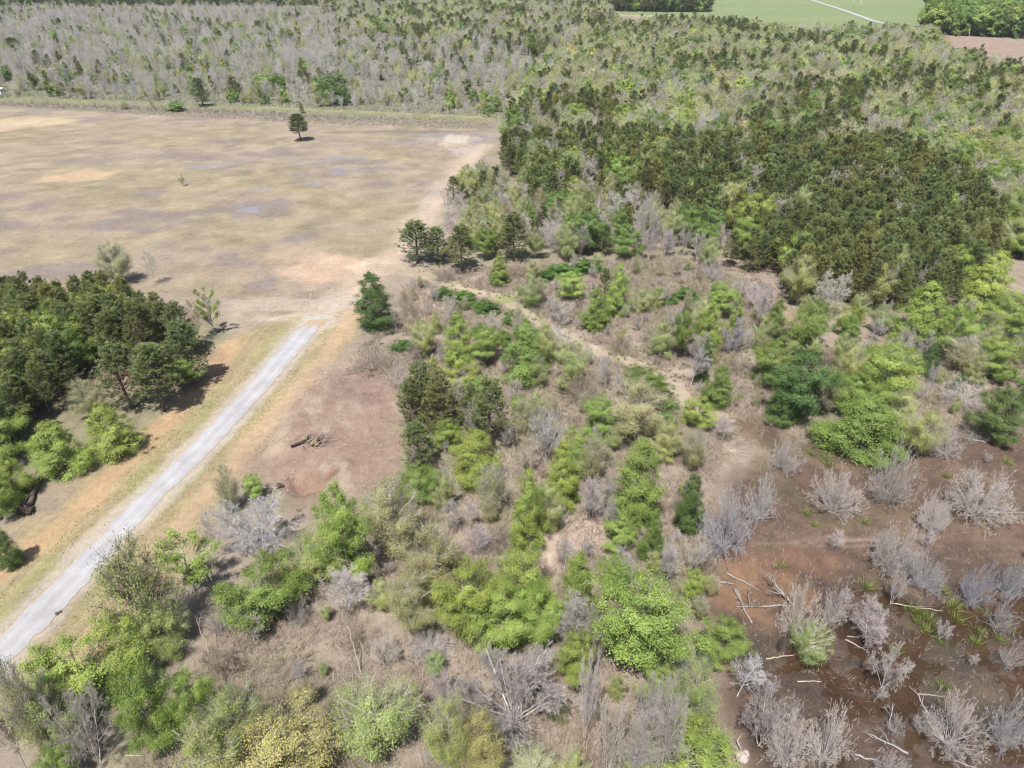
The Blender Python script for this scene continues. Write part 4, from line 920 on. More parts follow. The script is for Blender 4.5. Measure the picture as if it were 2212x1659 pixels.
REG = [  # name, polygon, spacing, weights, (height lo, hi), density noise, label place
 ('leftpines', [(-60, 700), (60, 690), (230, 690), (330, 720), (400, 760), (300, 800), (190, 770), (150, 850), (80, 950), (30, 1000), (-60, 1010)], 2.7, {'pine': .92, 'mid': .05, 'lime': .03}, (8.3, 10.2), 0, 'in the left pine clump beside the road'),
 ('westpines', [(1075, 362), (1120, 335), (1300, 325), (1500, 340), (1680, 370), (1690, 600), (1615, 600), (1590, 520), (1480, 485), (1400, 445), (1300, 405), (1200, 455), (1150, 440)], 3.3, {'pine': .80, 'limebud': .09, 'lime': .03, 'bare': .08}, (8.5, 11.5), 0, 'in the western dense pine stand right of the field'),
 ('eastpines', [(1698, 380), (1900, 355), (2060, 420), (2140, 520), (2100, 630), (1990, 690), (1890, 685), (1800, 655), (1700, 670)], 3.2, {'pine': .89, 'limebud': .05, 'lime': .02, 'bare': .04}, (9, 12), 0, 'in the eastern dense pine stand on the right'),
 ('fieldedge', [(960, 440), (1050, 380), (1120, 440), (1200, 460), (1310, 412), (1450, 480), (1580, 530), (1600, 590), (1450, 565), (1300, 560), (1150, 560), (1060, 550), (960, 530)], 4.4, {'limebud': .30, 'bare': .22, 'barepink': .16, 'pine': .14, 'mid': .10, 'feather': .08}, (6.5, 9.5), 0, 'between the field edge and the western pine stand'),
 ('rightbelt', [(1950, 345), (2250, 330), (2300, 560), (2170, 570), (2150, 500), (2080, 425)], 4.3, {'lime': .28, 'limebud': .32, 'mid': .16, 'bare': .18, 'gold': .06}, (8, 11), 0, 'in the leafy belt at the right frame edge'),
 ('upperwood', [(1080, 300), (1185, 135), (1330, 64), (1530, 56), (1700, 78), (2000, 82), (2040, 125), (2130, 150), (2300, 205), (2330, 340), (1950, 355), (1680, 365), (1300, 325)], 5.4, {'limebud': .29, 'bare': .16, 'barewhite': .15, 'pine': .17, 'mid': .08, 'pale': .08, 'gold': .012, 'lime': .03}, (8, 12), 1, 'in the mixed wood beyond the pine stands'),
 ('uppermid', [(690, 16), (1310, 16), (1330, 64), (1185, 135), (1120, 118), (720, 85)], 6.2, {'pine': .34, 'limebud': .30, 'bare': .30, 'mid': .06}, (9, 14), 1, 'in the far mixed wood at the top centre'),
 ('scrub', [(-140, 24), (690, 26), (1120, 112), (1175, 140), (1072, 250), (800, 238), (560, 228), (300, 217), (-140, 208)], 5.3, {'bare': .44, 'barewhite': .30, 'pine': .06, 'mid': .07, 'limebud': .17}, (5, 9.5), 2, 'in the grey scrub beyond the field'),
 ('topleft', [(-160, TOP), (760, TOP), (760, 14), (-160, 14)], 8.5, {'mid': .45, 'pine': .35, 'limebud': .2}, (13, 18), 0, 'in the far tree line at the top left'),
 ('topwood', [(1262, 4), (1530, 4), (1534, 27), (1285, 25)], 5.5, {'pine': .9, 'mid': .1}, (17, 22), 0, 'in the dark far wood beside the green field'),
 ('topright', [(1995, 74), (2125, 80), (2330, 88), (2330, 22), (2010, 20)], 6.2, {'mid': .62, 'lime': .24, 'dark': .14}, (16, 21), 0, 'in the tall green wood at the top right'),
 ('topfar', [(1520, TOP), (2400, TOP), (2400, -8), (1900, -10), (1520, -12)], 9, {'pine': .7, 'mid': .3}, (14, 18), 0, 'in the far tree line beyond the green fields'),
 ('midtrees', [(1180, 610), (1640, 640), (1650, 840), (1500, 880), (1530, 930), (1480, 1080), (1480, 1300), (900, 1300), (820, 1180), (880, 1040), (960, 960), (880, 760), (940, 700)], 8.5, {'limebud': .32, 'lime': .18, 'feather': .14, 'bare': .18, 'barepink': .12, 'mid': .06}, (4.5, 7.5), 0, 'in the scrub between the trail and the swamp'),
 ('lowtrees', [(350, 1660), (480, 1560), (900, 1500), (1220, 1500), (1500, 1500), (1560, 1690), (300, 1690)], 8.0, {'limebud': .4, 'lime': .15, 'feather': .2, 'bare': .25}, (3.5, 6.0), 0, 'along the bottom edge of the view'),
 ('sapling', [(900, 610), (1050, 600), (1450, 570), (1640, 650), (1650, 880), (1570, 930), (1520, 1060), (1540, 1300), (1520, 1480), (1500, 1650), (300, 1660), (450, 1440), (640, 1240), (790, 1110), (890, 1010), (870, 850), (800, 770)], 5.0, {'bare': .27, 'baretan': .2, 'barepink': .18, 'feather': .21, 'limebud': .14}, (1.8, 5.0), 0, 'among the dry brush between road and swamp'),
 ('rightsap', [(1650, 780), (2230, 780), (2230, 930), (2000, 920), (1960, 900), (1660, 760)], 4.2, {'bare': .3, 'baretan': .3, 'limebud': .2, 'mid': .2}, (2, 4.5), 0, 'in the dry thicket at the right edge'),
 ('rightgreen', [(1700, 690), (2230, 690), (2230, 800), (1980, 850), (1700, 800)], 5.0, {'limebud': .4, 'mid': .2, 'lime': .15, 'bare': .25}, (4, 7), 0, 'among the green trees below the eastern pine stand'),
 ('swampsap', [(1640, 1010), (2230, 960), (2230, 1660), (1650, 1640), (1620, 1480), (1620, 1330), (1700, 1150)], 8.2, {'bare': .5, 'barepink': .5}, (1.6, 3.6), 0, 'standing in the swamp mud'),
 ('beyond', [(-1200, 60), (-140, 24), (-140, 208), (-1200, 200)], 11, {'bare': .8, 'pine': .2}, (6, 10), 0, 'beyond the left of the view'),
]
WORD = {'pine': 'dark green pine', 'lime': 'bright green leafy tree', 'mid': 'mid green leafy tree', 'dark': 'dark green leafy tree', 'limebud': 'light green budding tree', 'feather': 'thin olive budding tree',
        'pale': 'pale green budding tree', 'gold': 'yellow budding tree', 'bare': 'grey leafless tree', 'barewhite': 'whitish leafless tree', 'barepink': 'pinkish leafless tree', 'baretan': 'tan leafless tree'}
RAT = {'pine': .25, 'lime': .36, 'mid': .34, 'dark': .26, 'limebud': .27, 'feather': .23, 'pale': .32, 'gold': .33, 'bare': .26, 'barewhite': .21, 'barepink': .28, 'baretan': .30}
FAM = {'pine': 'pine', 'lime': 'green', 'mid': 'green', 'dark': 'green', 'limebud': 'bud', 'feather': 'bud', 'pale': 'bud', 'gold': 'bud', 'bare': 'bare', 'barewhite': 'bare', 'barepink': 'bare', 'baretan': 'bare'}
cand = []
for ri, (nm, poly, spc, wts, hh, dn, place) in enumerate(REG):
    rng = np.random.default_rng(900 + ri); pts = scatter(poly, spc, rng)
    ks = list(wts); pw = np.array([wts[k] for k in ks]); pw = pw / pw.sum()
    cl = fbm(pts[:, 0] / 34, pts[:, 1] / 34, 300 + ri); c2 = fbm(pts[:, 0] / 12, pts[:, 1] / 12, 330 + ri)
    for (x, y), a, b in zip(pts, cl, c2):
        p = pw.copy()
        if dn:                                        # pines and leafy trees grow in clumps
            for i, k in enumerate(ks):
                if k == 'pine': p[i] *= math.exp((11 if dn == 1 else 6) * (a - .52))
                elif k in ('mid', 'lime', 'limebud') and dn == 2: p[i] *= math.exp(10 * (b - .52))
                elif k.startswith('bare'): p[i] *= math.exp(-4 * (a - .5))
            p /= p.sum()
        if dn == 2 and rng.random() < smooth(.56, .36, b) * .85: continue
        k = ks[int(rng.choice(len(ks), p=p))]
        h = rng.uniform(*hh) * (1.0 if k != 'pine' or nm != 'scrub' else .9)
        if nm == 'scrub':
            h *= .72 + .5 * smooth(210, 420, y)
            if k in ('mid', 'limebud'): h *= .75
        if k in ('bare', 'barepink', 'barewhite') and nm in ('fieldedge', 'upperwood'): h *= .85
        r = h * RAT[k] * rng.uniform(.8, 1.2)
        if nm in ('midtrees', 'sapling') and float(seg_dist(np.array([x]), np.array([y]), TRAIL)[0]) < 2.6: continue
        if free(x, y, min(r, 1.2) * .55): cand.append((y * cp + CAM_H * sp, FAM[k], k, x, y, h, r, nm, place)); mark(x, y, min(r, 1.0) * .8)
cand.sort(key=lambda c: c[0])
LIMIT = {'pine': 262, 'green': 170, 'bud': 230, 'bare': 230}
cnt = {}; FAR = {}
for c in cand:
    d, fam, k, x, y, h, r, nm, place = c
    vis = abs(x) < (d * 512 / FPX + 6)
    if not vis and nm not in ('scrub', 'upperwood'): continue
    n = cnt.get(fam, 0)
    if vis and n < LIMIT[fam]:
        cnt[fam] = n + 1
        lab = WORD[k] + ' ' + place
        col = None
        if k == 'pine' and RNG.random() < .35: col = C_PINE2
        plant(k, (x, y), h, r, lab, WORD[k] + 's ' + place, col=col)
    else: FAR.setdefault(fam, []).append(c)

# the rest of the woods, too many to tell apart: one object per kind, its trees instanced on their real places
def inst_mat(leafy_):
    src = M_STUFF_LEAF if leafy_ else M_STUFF_WOOD
    m = src.copy(); m.name = 'woods_foliage' if leafy_ else 'woods_wood'
    for nd in m.node_tree.nodes:
        if nd.type == 'ATTRIBUTE' and nd.attribute_name == 'col': nd.attribute_type = 'INSTANCER'; nd.attribute_name = 'ccol' if leafy_ else 'wcol'
    return m
M_IL, M_IW = inst_mat(True), inst_mat(False)
def joined(name, parts):                              # parts: (MB, is_leaf)
    m = MB(); mi = []
    for mb, lf in parts:
        off = m.n; m.v += mb.v; m.f += [f + off for f in mb.f]; m.t += mb.t; m.n += mb.n; mi += [np.full(len(f), 1 if lf else 0, np.int32) for f in mb.f]
    me = m.mesh(name, M_IW); me.materials.append(M_IL); me.polygons.foreach_set('material_index', np.concatenate(mi)); me.update(); return me
FM = {'bare': [], 'bud': [], 'green': [], 'pine': []}
for s in range(6):
    tk, br, _, _ = branchy(400 + s, ('upright', 'upright', 'vase')[s % 3], n1=26, n2=7, n3=3, stems=(1, 2, 4, 1, 3, 5)[s], rmin=.018, r0=.12)
    FM['bare'].append(joined('far_bare', [(tk, 0), (br, 0)]))
for s in range(5):
    tk, br, c = leafy(420 + s, ('egg', 'vase', 'round', 'egg', 'egg')[s], (1.2, 2.2, 1.6, .8, 1.8)[s], 170, 16, .15, lobes=.45, inner=.25, clump=(.2, .36), droop=.85, twigs=5)
    FM['bud'].append(joined('far_bud', [(tk, 0), (br, 0), (c, 1)]))
for s in range(4):
    tk, c = leafy(440 + s, ('egg', 'round', 'egg', 'vase')[s], (.8, 1.6, .5, 2.0)[s], 120, 34, .21, lobes=.45, inner=.35, clump=(.14, .27))
    FM['green'].append(joined('far_green', [(tk, 0), (c, 1)]))
for s in range(5):
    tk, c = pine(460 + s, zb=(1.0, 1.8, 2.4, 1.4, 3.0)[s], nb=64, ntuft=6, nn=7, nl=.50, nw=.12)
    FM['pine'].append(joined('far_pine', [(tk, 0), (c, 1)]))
def far_object(name, items, fam, rng, label):
    n = len(items); pos = np.array([[c[3], c[4], -.05] for c in items]); h = np.array([c[5] for c in items]); r = np.array([c[6] for c in items])
    H0, R0 = (10.0, 2.3) if fam == 'pine' else (8.0, 3.0)
    cc = np.array([(KIND[c[2]][3] or (0, 0, 0)) for c in items]); wc = np.array([KIND[c[2]][4] for c in items])
    if fam == 'pine': k = rng.random(n) < .35; cc[k] = C_PINE2
    j = np.clip(1 + rng.normal(size=(n, 1)) * .24, .5, 1.7); hue = rng.normal(size=(n, 1)) * .06
    cc = cc * j * np.concatenate([1 + hue, np.ones((n, 1)), 1 - hue], 1); wc = wc * (1 + rng.normal(size=(n, 1)) * .1)
    me = bpy.data.meshes.new(name); me.vertices.add(n); me.vertices.foreach_set('co', pos.astype(np.float32).ravel())
    def at(nm, ty, key, arr): me.attributes.new(nm, ty, 'POINT').data.foreach_set(key, arr.ravel())
    at('rot', 'FLOAT_VECTOR', 'vector', np.stack([np.zeros(n), np.zeros(n), rng.random(n) * 6.28], 1).astype(np.float32))
    at('scl', 'FLOAT_VECTOR', 'vector', np.stack([r / R0, r / R0, h / H0], 1).astype(np.float32))
    at('idx', 'INT', 'value', rng.integers(0, len(FM[fam]), n).astype(np.int32))
    at('ccol', 'FLOAT_COLOR', 'color', np.concatenate([np.clip(cc, 0, .9), np.ones((n, 1))], 1).astype(np.float32))
    at('wcol', 'FLOAT_COLOR', 'color', np.concatenate([np.clip(wc, 0, .9), np.ones((n, 1))], 1).astype(np.float32))
    me.materials.append(M_IW); me.materials.append(M_IL); me.update()
    o = link(name, me); o['kind'] = 'stuff'; o['label'] = label; o['category'] = 'woodland'
    col = bpy.data.collections.new(name + '_models')
    for i, q in enumerate(FM[fam]): col.objects.link(bpy.data.objects.new('%s_model_%02d' % (fam, i), q))
    g = bpy.data.node_groups.new(name, 'GeometryNodeTree')
    g.interface.new_socket('Geometry', in_out='INPUT', socket_type='NodeSocketGeometry'); g.interface.new_socket('Geometry', in_out='OUTPUT', socket_type='NodeSocketGeometry')
    gi = g.nodes.new('NodeGroupInput'); go = g.nodes.new('NodeGroupOutput'); ip = g.nodes.new('GeometryNodeInstanceOnPoints'); ci = g.nodes.new('GeometryNodeCollectionInfo')
    ci.inputs['Collection'].default_value = col; ci.inputs['Separate Children'].default_value = True; ci.inputs['Reset Children'].default_value = True
    def na(nm, ty):
        x = g.nodes.new('GeometryNodeInputNamedAttribute'); x.data_type = ty; x.inputs['Name'].default_value = nm; return x.outputs['Attribute']
    g.links.new(gi.outputs[0], ip.inputs['Points']); g.links.new(ci.outputs[0], ip.inputs['Instance']); ip.inputs['Pick Instance'].default_value = True
    g.links.new(na('idx', 'INT'), ip.inputs['Instance Index']); g.links.new(na('scl', 'FLOAT_VECTOR'), ip.inputs['Scale'])
    er = g.nodes.new('FunctionNodeEulerToRotation'); g.links.new(na('rot', 'FLOAT_VECTOR'), er.inputs[0]); g.links.new(er.outputs[0], ip.inputs['Rotation'])
    g.links.new(ip.outputs[0], go.inputs[0])
    o.modifiers.new('trees', 'NODES').node_group = g
rngf = np.random.default_rng(77)
for fam, nm, lb in (('pine', 'distant_pines', 'dark pines of the far woods too many to count'), ('green', 'distant_leafy_trees', 'green leafy trees of the far woods too many to count'), ('bud', 'distant_budding_trees', 'light green budding trees of the far woods too many to count'), ('bare', 'distant_bare_trees', 'grey leafless trees of the far scrub too many to count')):
    if FAR.get(fam): far_object(nm, FAR[fam], fam, rngf, lb)
print('placed', len(PLACED), cnt, {k: len(v) for k, v in FAR.items()})

# ------------------------------------------------------------------ undergrowth, grass (stuff)
def brush_stuff(name, pts, hr, nb, wd, cols, spread, label, rng, matn):
    n = len(pts); z = gheight(pts[:, 0], pts[:, 1]); h = rng.uniform(hr[0], hr[1], n)
    idx = np.repeat(np.arange(n), nb)
    B = np.stack([pts[idx, 0], pts[idx, 1], z[idx]], 1) + rng.normal(size=(len(idx), 3)) * np.array([1, 1, 0]) * (h[idx] * .30)[:, None]
    D = np.array([0, 0, 1.]) + rng.normal(size=(len(idx), 3)) * np.array([1, 1, .25]) * spread
    V, F = blades(B, D, h[idx] * rng.uniform(.5, 1.2, len(idx)), wd * rng.uniform(.7, 1.4, len(idx)), rng)
    cols = np.array(cols); ci = (fbm(pts[:, 0] / 5, pts[:, 1] / 5, 81) * 1.6 - .3 + rng.normal(size=n) * .28); ci = np.clip(ci * len(cols), 0, len(cols) - 1).astype(int)
    C = cols[ci][idx] * rng.uniform(.75, 1.25, len(idx))[:, None]
    o = link(name, MB().add(V, F, rng.random(len(F)), C).mesh(name, matn)); o['kind'] = 'stuff'; o['label'] = label; o['category'] = 'undergrowth'
rb = np.random.default_rng(31)
BR = [(900, 590), (1450, 550), (1660, 600), (1720, 760), (2260, 780), (2280, 960), (2000, 950), (1800, 985), (1650, 900), (1560, 960), (1545, 1110), (1560, 1200), (1520, 1310), (1540, 1480), (1560, 1690), (250, 1690), (420, 1440), (560, 1270), (700, 1120), (800, 1070), (885, 1010), (875, 950), (850, 840), (770, 760), (800, 730)]
pts = scatter(BR, .52, rb, 1.4)
keep = (fbm(pts[:, 0] / 3.2, pts[:, 1] / 3.2, 91) > .36) & (seg_dist(pts[:, 0], pts[:, 1], TRAIL) > 1.6) & (seg_dist(pts[:, 0], pts[:, 1], PATHS) > 1.0)
brush_stuff('dry_brush', pts[keep], (.3, 1.45), 16, .034, [(.34, .275, .235), (.21, .165, .145), (.29, .235, .20), (.25, .23, .14), (.42, .35, .275), (.17, .13, .115)], .62, 'dry grey-brown brush covering the rough ground', rb, M_STUFF_WOOD)
SCR = [(-40, 120), (600, 130), (1120, 150), (1085, 262), (700, 258), (350, 240), (-40, 226)]
pts = scatter(SCR, 2.3, rb, 1.4); keep = seg_dist(pts[:, 0], pts[:, 1], BERM) > 4.5
brush_stuff('scrub_undergrowth', pts[keep], (.8, 2.6), 12, .11, [(.27, .25, .23), (.25, .23, .21), (.22, .22, .15), (.30, .275, .255)], .55, 'low grey undergrowth of the far scrub', rb, M_STUFF_WOOD)
BE = [(-40, 226), (350, 250), (700, 268), (1060, 282), (1060, 262), (700, 246), (350, 232), (-40, 220)]
pts = scatter(BE, 1.1, rb, 1.6); brush_stuff('ditch_brush', pts, (.25, .85), 12, .06, [(.25, .205, .185), (.22, .185, .15), (.21, .2, .11)], .5, 'brown brush in the ditch below the berm', rb, M_STUFF_WOOD)
GR = [(440, 1150), (560, 990), (690, 820), (770, 660), (690, 690), (560, 760), (470, 800), (330, 960), (160, 1120), (-40, 1260), (-60, 1420), (300, 1420)]
pts = scatter(GR, .42, rb, 1.4); d = seg_dist(pts[:, 0], pts[:, 1], ROADC)
keep = (d > 3.0) & (fbm(pts[:, 0] / 2.5, pts[:, 1] / 2.5, 95) > .45) & (seg_dist(pts[:, 0], pts[:, 1], DIRT_L) > 1.3) & (seg_dist(pts[:, 0], pts[:, 1], DIRT_R) > 1.4)
brush_stuff('verge_grass', pts[keep], (.08, .24), 5, .05, [(.31, .27, .15), (.27, .26, .12), (.22, .25, .09), (.34, .29, .18)], .6, 'short dry grass on the verges of the gravel road', rb, M_STUFF_LEAF)
LIT = [(690, 800), (770, 760), (850, 850), (880, 960), (860, 1010), (790, 1060), (660, 1100), (540, 1060), (530, 990), (620, 890)]
pts = scatter(LIT, .8, rb, 1.5); pts = pts[fbm(pts[:, 0] / 3, pts[:, 1] / 3, 93) > .46]
brush_stuff('clearing_litter', pts, (.12, .45), 7, .04, [(.36, .28, .22), (.42, .35, .27), (.25, .19, .15), (.3, .25, .16)], 1.6, 'straw and twig litter strewn over the cleared patch', rb, M_STUFF_WOOD)
FG = [(-60, 240), (700, 272), (1050, 300), (930, 450), (830, 570), (690, 690), (440, 650), (-60, 620)]
pts = scatter(FG, .85, rb, 1.5); pts = pts[fbm(pts[:, 0] / 6, pts[:, 1] / 6, 94) > .42]
brush_stuff('field_grass', pts, (.05, .16), 6, .10, [(.34, .285, .20), (.29, .265, .16), (.36, .30, .235), (.29, .24, .19)], 1.2, 'short dead grass tufts in the mown field', rb, M_STUFF_LEAF)
FB = [(1540, 880), (1680, 900), (1640, 960), (1560, 1000), (1545, 1090), (1500, 1090), (1500, 900)]
pts = scatter(FB, .55, rb, 1.5); pts = pts[fbm(pts[:, 0] / 2, pts[:, 1] / 2, 96) > .42]
brush_stuff('bank_brush', pts, (.2, .8), 12, .035, [(.36, .29, .23), (.26, .20, .165), (.30, .25, .2)], .8, 'dry stems on the muddy bank at the end of the trail', rb, M_STUFF_WOOD)
SWP = [(1620, 960), (1900, 990), (2240, 960), (2240, 1690), (1640, 1690), (1600, 1500), (1580, 1330), (1620, 1100)]
pts = scatter(SWP, .7, rb, 1.4); keep = (fbm(pts[:, 0] / 4, pts[:, 1] / 4, 97) > .4) & (gheight(pts[:, 0], pts[:, 1]) > -.34)
brush_stuff('swamp_litter', pts[keep], (.2, .7), 6, .045, [(.22, .175, .14), (.19, .16, .11), (.27, .225, .19)], .9, 'dead stems and litter on the swamp mud', rb, M_STUFF_WOOD)
pts = scatter([(900, 560), (1600, 560), (1720, 760), (2230, 790), (2230, 940), (1650, 890), (1500, 860), (1150, 700), (900, 640)], 1.5, rb, 1.4); keep = fbm(pts[:, 0] / 6, pts[:, 1] / 6, 99) > .56
brush_stuff('green_ground_cover', pts[keep], (.2, .8), 14, .12, [(.16, .21, .06), (.20, .23, .07), (.12, .19, .05)], .8, 'patches of low green vines and weeds in the brush', rb, M_STUFF_LEAF)

# ------------------------------------------------------------------ reeds, logs, debris
def reed_model(seed):
    rng = np.random.default_rng(seed); n = 90
    B = rng.normal(size=(n, 3)) * np.array([.22, .22, 0]); D = np.array([0, 0, 1.]) + B * 1.6 + rng.normal(size=(n, 3)) * .18
    V, F = blades(B, D, rng.uniform(.6, 1.15, n), .045, rng); return MB().add(V, F, rng.random(n)).mesh('reed_blades', M_LEAF)
REEDS = [reed_model(s) for s in range(3)]
c9 = lambda x, y: (1474.6 + x / 3, 1106 + y / 3); c6 = lambda x, y: (1474.6 + x / 3, 553 + y / 3)
rt = [c9(*p) for p in [(1180, 78), (855, 92), (1190, 475), (1590, 765), (1910, 840), (1780, 685), (1960, 650), (1670, 835), (2060, 825), (1495, 630), (1560, 655), (1685, 510), (1260, 635), (1390, 890), (1695, 1135), (640, 345), (1920, 770), (805, 15), (1600, 700), (1530, 710), (1760, 600), (2100, 745)]] + [c6(*p) for p in [(830, 1288), (920, 1312), (950, 1358), (1710, 1435), (2100, 1340), (1560, 940), (1620, 960), (1660, 930)]]
for i, (x, y) in enumerate(rt):
    G = gpt(x, y); s = RNG.uniform(.7, 1.15); o = link('reed_tuft', REEDS[i % 3], None, tuple(np.array((.16, .21, .055)) * RNG.uniform(.8, 1.2)))
    o.location = (G[0], G[1], gz(G) - .03); o.scale = (s * 1.25, s * 1.25, s); o.rotation_euler = (0, 0, RNG.random() * 6)
    tag(o, 'green tuft of rushes growing from the swamp mud', 'reeds', 'tufts of rushes in the swamp')
M_LOG = wood_mat('dead_wood', noise=3, var=.55)
def log(a, b, r, label, col=W_WHITE, stubs=3, branch=0, z0=.12, z1=.12, seed=0, sag=0, r1=None):
    rng = np.random.default_rng(1000 + seed); A = gpt(*a); B = gpt(*b); zA = max(gz(A), -.36); zB = max(gz(B), -.36)
    r *= .66; col = tuple(c * .58 for c in col); r1 = r1 and r1 * .62; n = 9; t = np.linspace(0, 1, n); Pn = np.stack([A[0] + (B[0] - A[0]) * t, A[1] + (B[1] - A[1]) * t, (zA + z0) * (1 - t) + (zB + z1) * t], 1)
    ln = np.linalg.norm(Pn[-1] - Pn[0]); Pn[1:-1] += rng.normal(size=(n - 2, 3)) * np.array([.012, .012, .008]) * ln
    o_ = Pn[0].copy(); Pn = Pn - o_
    mb = MB(); add_tube(mb, Pn, np.linspace(r, (r1 or r * .45), n), 8, .35, rng)
    root = link('fallen_log', mb.mesh('log', M_LOG), None, col); root.location = o_
    tag(root, label, 'log')
    d = unit(Pn[-1] - Pn[0]); bm_ = MB()
    for k in range(stubs + branch):
        q = rng.uniform(.25, .98); i = int(q * (n - 1)); p = Pn[i]
        dd = unit(d * .8 + rng.normal(size=3) * np.array([.8, .8, .45]) + np.array([0, 0, .25])); L = rng.uniform(.25, .6) if k < stubs else rng.uniform(.6, 2.2)
        e = p + dd * L; e[2] = max(e[2], .02)
        tb = MB() if (k < stubs and not branch) else bm_
        add_tube(tb, np.array([p, (p + e) / 2 + rng.normal(size=3) * .05 * L, e]), [r * .4, r * .25, r * .1 + .006], 5, .2, rng)
        if tb is not bm_: link('branch_stub', tb.mesh('branch_stub', M_LOG), root, col)
        if k >= stubs:
            for _ in range(5):
                s = p + (e - p) * rng.uniform(.3, 1); e2 = s + unit(dd + rng.normal(size=3) * .7) * L * .5; add_tube(bm_, np.array([s, e2]), [.018, .008], 4, .1, rng)
    if bm_.n: link('branches', bm_.mesh('branches', M_LOG), root, col)
    return root
log(c9(285, 400), c9(500, 505), .13, 'long pale pole lying from the bank into the brown water', seed=1)
log(c9(330, 490), c9(450, 720), .20, 'forked weathered trunk lying in the water with a split end', (.45, .38, .33), 4, seed=2, r1=.12)
log(c9(345, 500), c9(400, 610), .12, 'short pale split limb beside the forked weathered trunk', (.62, .55, .47), 1, seed=3)
log(c9(715, 608), c9(345, 612), .16, 'grey log with many bare branches lying left of the tall pinkish bush', W_GREY, 4, 9, seed=4)
log(c9(720, 612), c9(540, 470), .17, 'fallen bare tree leaning out from the tall pinkish bush', W_GREY, 3, 12, .2, 1.6, seed=5)
log(c9(540, 945), c9(730, 918), .12, 'pale straight log in the water below the tiny sapling', (.6, .5, .4), seed=6)
log(c9(745, 1093), c9(905, 1090), .10, 'pale short pole floating in the lower swamp', (.62, .52, .4), 1, seed=7)
log(c9(1360, 585), c9(1690, 632), .13, 'long tan log running right of the pale upright bare tree', (.52, .44, .36), 4, 2, seed=8)
log(c9(1055, 820), c9(1190, 885), .14, 'short grey log left of the two-stemmed bare tree', W_GREY, 3, 2, seed=9)
log(c9(1070, 797), c9(1145, 802), .10, 'small log beside the short grey log', W_WHITE, 1, seed=10)
log(c9(1465, 1560), c9(1215, 1435), .15, 'white bare log lying diagonally at the bottom of the swamp', W_WHITE, 3, 2, seed=11)
log(c9(1115, 1565), c9(1410, 1655), .15, 'white log at the very bottom of the swamp', W_WHITE, 3, 2, seed=12)
log(c9(1620, 1355), c9(1520, 1160), .14, 'steeply lying pale log left of the wide pinkish bush', (.5, .45, .42), 3, 3, seed=13)
log(c9(1525, 1170), c9(1690, 1192), .12, 'grey log crossing the top of the steeply lying log', W_GREY, 3, 2, seed=14)
log(c9(205, 445), c9(325, 468), .12, 'pale log on the bank at the head of the brown water', W_WHITE, 3, 2, seed=15)
log(c9(1765, 1605), c9(1930, 1665), .11, 'thin pale log in the lower right corner', (.5, .43, .37), 2, seed=16)
log(c6(290, 1262), c6(440, 1278), .13, 'bleached log with a stub near the muddy ruts', (.66, .58, .48), 4, seed=17)
log(c6(1960, 1212), c6(1750, 1166), .15, 'bleached fallen tree with tangled branches at the right edge', W_WHITE, 4, 16, seed=18)
log(c6(1990, 1130), c6(1790, 1180), .11, 'second bleached fallen tree crossing the tangled one', W_WHITE, 3, 14, seed=19)
log(c9(2000, 655), c9(2130, 667), .12, 'pale log below the blue-grey bush in dark water', W_WHITE, 3, 4, seed=20)
log((272, 1634), (312, 1633), .09, 'straight pale log under the dark green pale-trunked tree', (.62, .52, .42), 0, seed=21)
log((1337, 561), (1370, 567), .14, 'pale log lying in the brush below the white leafless trees', (.62, .53, .43), 1, seed=22)
log(c9(1340, 1390), c9(1345, 1300), .10, 'short upright leaning snag in the lower swamp', W_WHITE, 2, 3, .05, 1.2, seed=23)
log((473, 1470), (443, 1391), .08, 'thin pale dead pole leaning in the dry brush', (.55, .47, .38), 2, 1, .05, 3.6, seed=24)
log((784, 1461), (758, 1398), .08, 'thin pale dead pole leaning above the broad feathery tree', (.58, .5, .42), 2, 0, .05, 3.2, seed=25)
log((2084, 108), (2089, 80), .35, 'bare dead pole standing in the far brown clearing', (.66, .58, .48), 2, 0, 0, 7.5, seed=26)
log(c6(1700, 1120), c6(1800, 1240), .08, 'thin bleached limb behind the tangled fallen tree', W_WHITE, 1, 6, seed=27)
log((1005, 655), (1060, 640), .06, 'bleached limb in the bramble beside the trail', W_WHITE, 2, 5, seed=28)

def lump(mb, c, r, rng, tint=.5, sub=9, squash=.7, col=None):
    th = np.linspace(.05, math.pi - .05, sub); ph = np.arange(12) / 12 * 6.283; T, Q = np.meshgrid(th, ph, indexing='ij')
    D = np.stack([np.sin(T) * np.cos(Q), np.sin(T) * np.sin(Q), np.cos(T) * squash], 2); R = r * (1 + .5 * (rng.random(T.shape) - .5))
    V = (D * R[..., None]).reshape(-1, 3) + np.array(c); F = []
    for i in range(sub - 1):
        for k in range(12): F.append([i * 12 + k, (i + 1) * 12 + k, (i + 1) * 12 + (k + 1) % 12, i * 12 + (k + 1) % 12])
    mb.add(V, np.array(F), tint, col)
